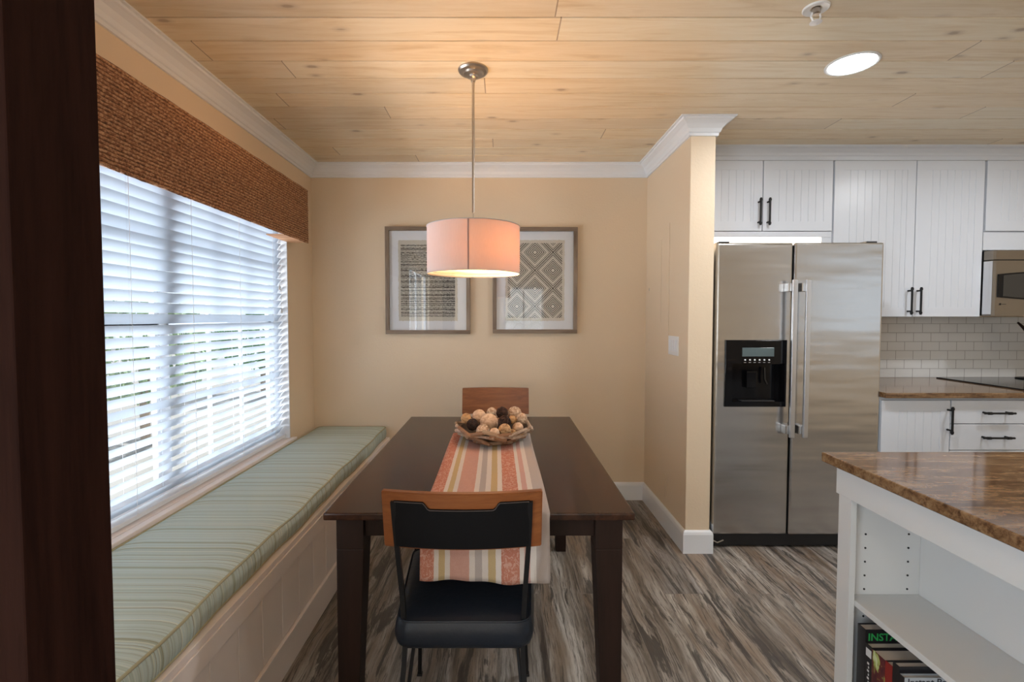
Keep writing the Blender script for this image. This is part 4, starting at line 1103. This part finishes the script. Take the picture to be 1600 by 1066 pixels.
MB().ring(3.036, 3.804, -3.344, -2.751, 3.042, 3.798, -3.338, -2.757, .9102, .9172, tf=Matrix(((1, 0, 0, 0), (0, 0, -1, 0), (0, 1, 0, 0), (0, 0, 0, 1)))).build('frame', 'black', ck)
# utensil stand at the right edge
us = thing('utensil_stand', 'dark metal stand with hanging utensils, cut by the right edge above the cooktop', 'utensil stand', (3.585, 3.27, .9175))
MB().lathe([(0, 0), (.055, 0), (.055, .006), (.012, .012), (0, .012)], (3.585, 3.27, .9175), 28).build('base', 'black', us)
MB().tube([(3.585, 3.27, .925), (3.585, 3.27, 1.25)], .011, 10).build('pole', 'black', us)
MB().tube([(3.585, 3.26, 1.22), (3.53, 3.25, 1.265), (3.485, 3.245, 1.30)], .008, 8, radii=[.012, .010, .006]).build('ladle_handle', 'tablewood', us)
b = MB(); b.lathe([(0, -.055), (.03, -.045), (.055, 0), (.05, .004), (.028, -.038), (0, -.047)], (0, 0, 0), 24, tf=Matrix.Translation((3.60, 3.235, 1.165)) @ Matrix.Rotation(math.radians(70), 4, 'X')); b.build('ladle_bowl', 'black', us)
MB().box(3.55, 3.62, 3.24, 3.25, 1.10, 1.20, .01).build('spatula_blade', 'tablewood', us)

# ------------------------------------------------------------------ island
IX0, IY1, IY0, IX1 = 1.05, 1.486, .15, 2.15
ic = MB().box(1.016, 2.20, .10, 1.514, .880, .910, .005, 3).build('countertop', 'granite'); tag(ic, 'glossy brown granite island countertop in the right foreground', 'countertop')
isl = thing('kitchen_island', 'white kitchen island with open bookshelf end in the right foreground', 'kitchen island', (1.6, .82, 0))
MB().box(1.309, IX1, IY0, IY1, 0, .8792, .002).build('cabinet_body', 'island', isl)
MB().box(1.299, 1.3085, IY0+.02, IY1-.021, .10, .8792).build('back_panel', 'island', isl)
MB().box(IX0+.009, 1.3085, IY1-.020, IY1, 0, .8792, .001).build('side_panel', 'island', isl)
MB().box(IX0+.009, 1.3085, IY0, IY0+.020, 0, .8792, .001).build('side_panel', 'island', isl)
MB().box(IX0+.006, IX0+.024, IY1-.054, IY1-.0005, 0, .800, .001).build('stile', 'island', isl)
MB().box(IX0+.006, IX0+.024, IY0+.0005, IY0+.054, 0, .800, .001).build('stile', 'island', isl)
MB().box(IX0-.002, IX0+.024, IY0-.002, IY1+.002, .788, .8795, .002).build('apron', 'island', isl)
MB().box(IX0+.024, 1.2985, IY0+.021, IY1-.021, .862, .879).build('top_board', 'island', isl)
MB().box(IX0+.026, 1.2985, IY0+.021, IY1-.021, .456, .474, .0015).build('shelf', 'island', isl)
MB().box(IX0+.010, 1.2985, IY0+.021, IY1-.021, .100, .122, .0015).build('bottom_board', 'island', isl)
MB().box(IX0+.010, IX0+.024, IY0+.055, IY1-.055, 0, .0995).build('toe_board', 'island', isl)
b = MB()
for xx in (1.128, 1.262):
    for k in range(8):
        zz = .665-.0435*k-(.043 if k > 4 else 0)
        b.lathe([(0, -.0006), (.0032, -.0006), (.0032, .0006), (0, .0006)], (0, 0, 0), 10, tf=Matrix.Translation((xx, IY1-.0207, zz)) @ Matrix.Rotation(PI/2, 4, 'X'))
b.build('shelf_pin_holes', 'blackmatte', isl)

# books on the bottom board
def textmesh(txt, size, mat, parent, loc, rot, name='lettering', bold=0.0, sx=1.0):
    cu_ = bpy.data.curves.new('t', 'FONT'); cu_.body = txt; cu_.size = size; cu_.offset = bold; cu_.extrude = .0002; cu_.resolution_u = 3
    o = bpy.data.objects.new('t', cu_); COL.objects.link(o); dg = bpy.context.evaluated_depsgraph_get(); dg.update()
    me = bpy.data.meshes.new_from_object(o.evaluated_get(dg)); bpy.data.objects.remove(o)
    me.transform(Matrix.Diagonal((sx, 1, 1, 1))); me.transform(Matrix.Translation(Vector(loc)-Vector(parent['_o'])) @ Euler(rot).to_matrix().to_4x4())
    me.materials.clear(); me.materials.append(mat)
    q = bpy.data.objects.new(name, me); COL.objects.link(q); q.parent = parent; return q
BKX, BKW, ZB = 1.078, .165, .1225
def book(y0, y1, h, cov, spine, label, w=BKW, x0=BKX):
    t = thing('book', label, 'book', (x0+w/2, (y0+y1)/2, ZB), 0, 'cookbooks on the island shelf')
    m = MB(); b_ = .0015
    m.box(x0, x0+w, y0, y0+b_, ZB, ZB+h); m.box(x0, x0+w, y1-b_, y1, ZB, ZB+h)
    m.build('cover', cov, t)
    MB().box(x0-.0012, x0+.0004, y0, y1, ZB, ZB+h, .0004).build('spine', spine, t)
    MB().box(x0+.001, x0+w-.004, y0+b_+.0002, y1-b_-.0002, ZB+.003, ZB+h-.004).build('page_block', 'paper', t)
    return t
cblack = P('black_book_cover', (.010, .009, .011), .35); cred = P('red_book_cover', (.22, .015, .012), .4); cwhite = P('grey_white_book_cover', (.42, .44, .46), .4)
t = T('fruit_photo_spine'); n = t.noise(t.map(t.obj(), (30, 30, 18)), 1.0, 3, .6, 1.0)
t.set(Base_Color=t.ramp(n, [(.38, (.06, .008, .015)), (.50, (.12, .02, .02)), (.56, (.35, .42, .10)), (.66, (.55, .60, .35))]), Roughness=.4); cfruit = t.m
green = P('green_ink', (.02, .30, .07), .5); ink = P('black_ink', (.01, .01, .02), .5); wink = P('white_ink', (.6, .6, .6), .5)
FR = (PI/2, 0, 0)                 # facing -Y
SR_ = (PI/2, 0, -PI/2)            # facing -X
k = book(1.388, 1.420, .290, cblack, cblack, 'tallest black book with green capital letters, against the shelf side panel')
textmesh('INSTANT', .031, green, k, (1.084, 1.3877, .3795), FR, bold=.0006)
k = book(1.362, 1.3875, .253, cblack, cblack, 'black book with a small white label on its spine, second from the side panel')
MB().box(BKX-.0018, BKX-.0013, 1.364, 1.384, .340, .363).build('spine_label', wink, k)
b = MB()
for q in range(6): b.box(BKX-.0018, BKX-.0013, 1.371, 1.371+.0035*(1+q % 2), .262+q*.011, .268+q*.011)
b.build('spine_marks', wink, k)
k = book(1.314, 1.3615, .250, cblack, cfruit, 'thick book with a green and maroon fruit picture on its spine')
k = book(1.289, 1.3135, .252, cblack, cred, 'book with a red spine between the fruit picture book and a black book')
k = book(1.266, 1.2885, .268, cblack, cblack, 'plain black book right behind the front pale cookbook')
k = book(1.250, 1.2655, .250, cwhite, cblack, 'front pale grey cookbook with black handwritten-style lettering')
textmesh('Instant Pot', .026, ink, k, (1.086, 1.2497, .352), FR, bold=.0003)

# clean helper property
for o in bpy.data.objects:
    if '_o' in o: del o['_o']
